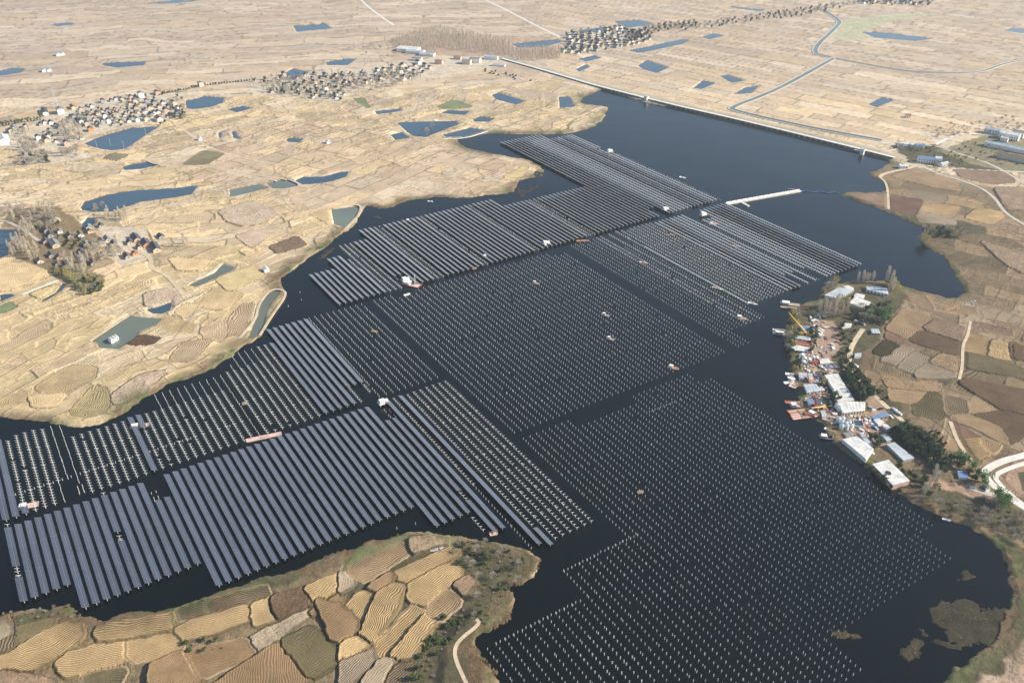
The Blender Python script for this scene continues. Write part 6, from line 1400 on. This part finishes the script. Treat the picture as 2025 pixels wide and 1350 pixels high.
wood([(1230,880),(1500,870),(1480,1000),(1620,1000),(1700,950),(1400,900)], 40, 1350, 0, 3, 8, [bt_, 'green_tree', 'yellow_tree'], 'estate_trees', 'mixed trees around the estate roads', sc_=.8)
wood([(1500,920),(1700,850),(2050,880),(2050,1000),(1800,960)], 46, 1350, 0, 3, 12, [bt_, 'green_tree'], 'estate_trees', 'scattered trees between the long estate blocks', sc_=.7)
wood([(1450,760),(1950,690),(2050,760),(1900,790),(1500,830)], 50, 1350, 0, 3, 9, ['dry_bush', bt_], 'field_scrub', 'brown scrub on the far side of the estate', sc_=.8)
# trees by the right bay
grove([bt_, 'yellow_tree', 'evergreen_tree'], [(640,540),(860,560),(960,600),(900,625),(700,610),(620,590)], 26, 1650, 300, 3.584, 5, 'along the ditch above the right bay', .9)
grove(['yellow_tree', bp_], [(600,620),(660,590),(670,630),(620,650)], 4, 1650, 300, 3.584, 4, 'at the point of the right bay')
wood([(20,470),(400,420),(480,480),(250,530),(0,570)], 60, 675, 0, 3, 9, [bt_, bp_], 'village_trees', 'bare trees massed around the right half of the roadside village', sc_=1.1)
wood([(1490,480),(2025,430),(2025,610),(1620,570)], 90, 0, 0, 3, 9, [bt_, bp_, 'evergreen_tree'], 'village_trees', 'bare trees massed around the left half of the roadside village', sc_=1.0)
wood([(1700,60),(1950,120),(1990,300),(1880,400),(1700,420),(1200,440),(700,300),(1100,160)], 70, 0, 170, 5.4, 8, ['evergreen_tree', bt_], 'garden_trees', 'dark garden trees filling the gaps of the large left village', sc_=.75)
# peninsula
pn = 'on the work yard peninsula'
grove(['yellow_tree', bp_], [(1410,110),(1500,110),(1510,240),(1440,250)], 9, 1500, 540, 5.625, 3.5, 'at the right end of the peninsula tip', 1.2)
grove(['yellow_tree', bt_], [(700,200),(840,130),(860,160),(720,240)], 8, 1500, 540, 5.625, 4, 'at the left end of the peninsula tip')
grove([bp_], [(1070,90),(1300,80),(1300,120),(1080,120)], 9, 1500, 540, 5.625, 4, 'behind the peninsula sheds', .9)
grove([bp_, bt_], [(650,380),(1020,340),(1000,480),(680,520)], 34, 1500, 540, 5.625, 4, 'in the pale grove of the peninsula', .95)
grove(['evergreen_tree', 'dry_bush', bt_], [(1050,420),(1450,330),(1500,460),(1400,600),(1150,560),(1050,480)], 52, 1500, 540, 5.625, 4, 'in the peninsula thicket', .9)
grove(['bright_tree'], [(1340,420),(1450,390),(1460,560),(1350,580)], 7, 1500, 540, 5.625, 4, 'in the peninsula thicket')
grove(['bright_tree'], [(1205,500),(1240,500),(1235,560),(1210,560)], 1, 1500, 540, 5.625, 4, 'standing pointed by the yard road')
grove(['evergreen_tree', 'dry_bush'], [(900,600),(1100,580),(1060,720),(950,960),(870,940),(880,760)], 26, 1500, 540, 5.625, 5, 'left of the yard road', .8)
grove(['yellow_tree', 'green_tree', bt_], [(340,480),(450,470),(420,700),(380,900),(310,860),(330,650)], 26, 1500, 540, 5.625, 4.5, 'along the quay edge', .95)
grove(['evergreen_tree', 'green_tree'], [(570,640),(640,620),(620,900),(560,880)], 12, 1500, 540, 5.625, 4.5, 'between the quay sheds', .8)
grove(['yellow_tree', 'green_tree'], [(390,1030),(460,1020),(460,1100),(400,1090)], 5, 1500, 540, 5.625, 4, 'above the small quay', 1.1)
grove(['evergreen_tree', 'green_tree'], [(900,1010),(1000,1020),(1180,1240),(1260,1400),(1160,1440),(1080,1400),(1000,1220)], 44, 1500, 540, 5.625, 3.8, 'right of the biggest warehouse', 1.1)
grove(['green_tree', 'yellow_tree'], [(700,0),(760,20),(770,110),(720,120)], 5, 1500, 740, 5.625, 4, 'left of the biggest warehouse', .8)
grove(['green_tree'], [(810,230),(880,230),(900,340),(840,340)], 6, 1500, 740, 5.625, 4, 'left of the biggest warehouse', .8)
grove(['evergreen_tree', 'dry_bush'], [(1200,120),(1440,60),(1420,290),(1280,220)], 18, 1500, 740, 5.625, 5, 'beyond the yard road', .7)
grove(['evergreen_tree'], [(1500,640),(1740,620),(1900,780),(2100,1050),(2000,1120),(1750,900),(1560,740)], 64, 1500, 740, 5.625, 3.6, 'in the dark wood below the yard road', 1.15)
grove(['orchard_tree'], [(1830,620),(2000,640),(2100,800),(2060,860),(1900,760)], 34, 1500, 740, 5.625, 4, 'in the orchard beside the dark wood')
grove(['evergreen_tree', 'green_tree'], [(1220,680),(1280,700),(1350,790),(1300,820)], 6, 1500, 740, 5.625, 4, 'behind the bank warehouse')
grove(['green_tree', 'dry_bush', 'evergreen_tree'], [(1100,960),(1230,970),(1500,1240),(1560,1330),(1400,1250),(1250,1120)], 24, 1500, 740, 5.625, 4, 'on the bank below the warehouses', .7)
grove(['evergreen_tree'], [(1560,1030),(1640,1060),(1750,1170),(1690,1190)], 6, 1500, 740, 5.625, 4, 'right of the lowest warehouse', .8)
grove(['evergreen_tree', 'bright_tree'], [(1640,0),(1800,150),(1790,200),(1650,100),(1560,40)], 14, 1350, 900, 3, 5, 'beside the flood wall road')
grove(['bright_tree'], [(1860,260),(1930,260),(1920,330),(1870,330)], 5, 1350, 900, 3, 4, 'below the flood wall road')
grove([bt_, 'green_tree', bp_], [(1410,150),(1520,140),(1500,260),(1420,270)], 10, 1350, 900, 3, 5, 'on the lower right bank')
grove(['dry_bush', bt_], [(1440,270),(1900,300),(2060,400),(2060,560),(1800,420),(1500,330)], 60, 1350, 900, 3, 4.5, 'on the lower right bank', .8)
grove([bt_, 'dry_bush'], [(1790,1110),(1860,1100),(1860,1150),(1800,1150)], 2, 0, 900, 3, 3, 'in the olive field of the near headland', .8)
grove(['dry_bush', 'green_tree'], [(1090,1110),(1330,1090),(1320,1150),(1120,1170)], 9, 0, 900, 3, 4, 'between the plots of the near headland', .6)
grove(['bare_tree'], [(500,750),(550,760),(550,800),(500,800)], 2, 675, 0, 3, 4, 'standing lone by the wide blue pond', 1.3)
grove(['dry_bush', 'dry_bush', 'green_tree', bt_], [(640,560),(740,490),(940,540),(1120,600),(1050,760),(960,830),(860,1040),(760,1010),(820,900),(760,860),(720,700)], 70, 675, 900, 3, 3.5, 'in the scrub at the tip of the near headland', .7)
grove(['dry_bush', 'green_tree'], [(440,1230),(560,1000),(740,900),(700,1050),(560,1200),(560,1340),(420,1340)], 30, 675, 900, 3, 3.5, 'in the gully of the near headland', .8)
grove(['dry_bush'], [(0,930),(430,880),(480,960),(200,1000),(0,960)], 20, 0, 900, 3, 3.5, 'along the near headland shore', .7)
# reeds and rough grass tufts: beds nobody could count
def beds(polys, n_, lb, mm, name='reed_bed', h0=.5, h1=1.4, w0=.04, w1=.12, per=9):
    m = MB()
    for poly, ox, oy, s, q in polys:
        P = GP(Z(poly, ox, oy, s)); lo, hi = P.min(0), P.max(0); k = 0
        for _ in range(q*8):
            if k >= q: break
            x, y = random.uniform(lo[0], hi[0]), random.uniform(lo[1], hi[1])
            if not inside(np.array([x]), np.array([y]), P)[0]: continue
            k += 1
            for _ in range(per):
                a = random.random()*6.28; rr = random.random()*.8; l_ = random.uniform(h0, h1); w_ = random.uniform(w0, w1); cx_, cy_ = x+math.cos(a)*rr, y+math.sin(a)*rr; tx, ty = random.gauss(0, .3), random.gauss(0, .3)
                m.add([(cx_-w_, cy_, .1), (cx_+w_, cy_+w_, .1), (cx_+tx+w_*.3, cy_+ty, .1+l_+1.0), (cx_+tx-w_*.3, cy_+ty, .1+l_+1.0)], [(0, 1, 2, 3)])
    tag(m.build(name, M[mm]), lb, 'reeds', kind='stuff')
beds([([(1000,775),(1120,600),(1180,620),(1170,680),(1060,780)],675,900,3,170), ([(870,1040),(1020,850),(1000,980),(900,1040)],675,900,3,120), ([(740,1060),(870,1240),(930,1290),(900,1380),(740,1380)],675,900,3,260)], 0, 'rusty reeds round the tip of the near headland', 'reed')
beds([([(1480,910),(1610,850),(1760,900),(1900,920),(1830,1110),(1640,1150),(1560,1060)],1350,900,3,160), ([(870,1030),(1060,1080),(920,1090)],1350,900,3,60), ([(1310,1180),(1400,1090),(1400,1180),(1340,1220)],1350,900,3,60)], 0, 'brown reed shoals in the lower right corner of the lake', 'reed', h0=-.8, h1=-.2)
beds([([(1960,700),(2060,620),(2060,1100),(1880,1200),(1960,1000)],1350,900,3,420), ([(1870,490),(1960,560),(1950,660),(1900,620)],1350,900,3,100), ([(700,600),(900,560),(1000,640),(960,760),(840,760)],675,900,3,300), ([(-20,690),(330,470),(700,480),(690,510),(320,530),(0,720)],675,900,3,300)], 0, 'olive marsh grass along the lower shores', 'reed_g', h0=-.5, h1=.3)
print('OBJ', len(bpy.data.objects))

# ------------------------------------------------------------------ haze
def haze():
    bm_ = MB(); bm_.box(-9000, 9000, -1500, 14000, -4, 520); me = bm_.mesh('haze', [])
    m = bpy.data.materials.new('haze_air'); m.use_nodes = True; t = m.node_tree
    for x in list(t.nodes): t.nodes.remove(x)
    o = t.nodes.new('ShaderNodeOutputMaterial'); v = t.nodes.new('ShaderNodeVolumePrincipled')
    v.inputs['Color'].default_value = (.76, .88, 1.0, 1); v.inputs['Density'].default_value = 0.72e-4; v.inputs['Anisotropy'].default_value = 0.2
    t.links.new(v.outputs[0], o.inputs['Volume']); me.materials.append(m)
    tag(obj('haze', me), label='thin pale haze filling the air over the plain', cat='haze', kind='stuff')
haze()
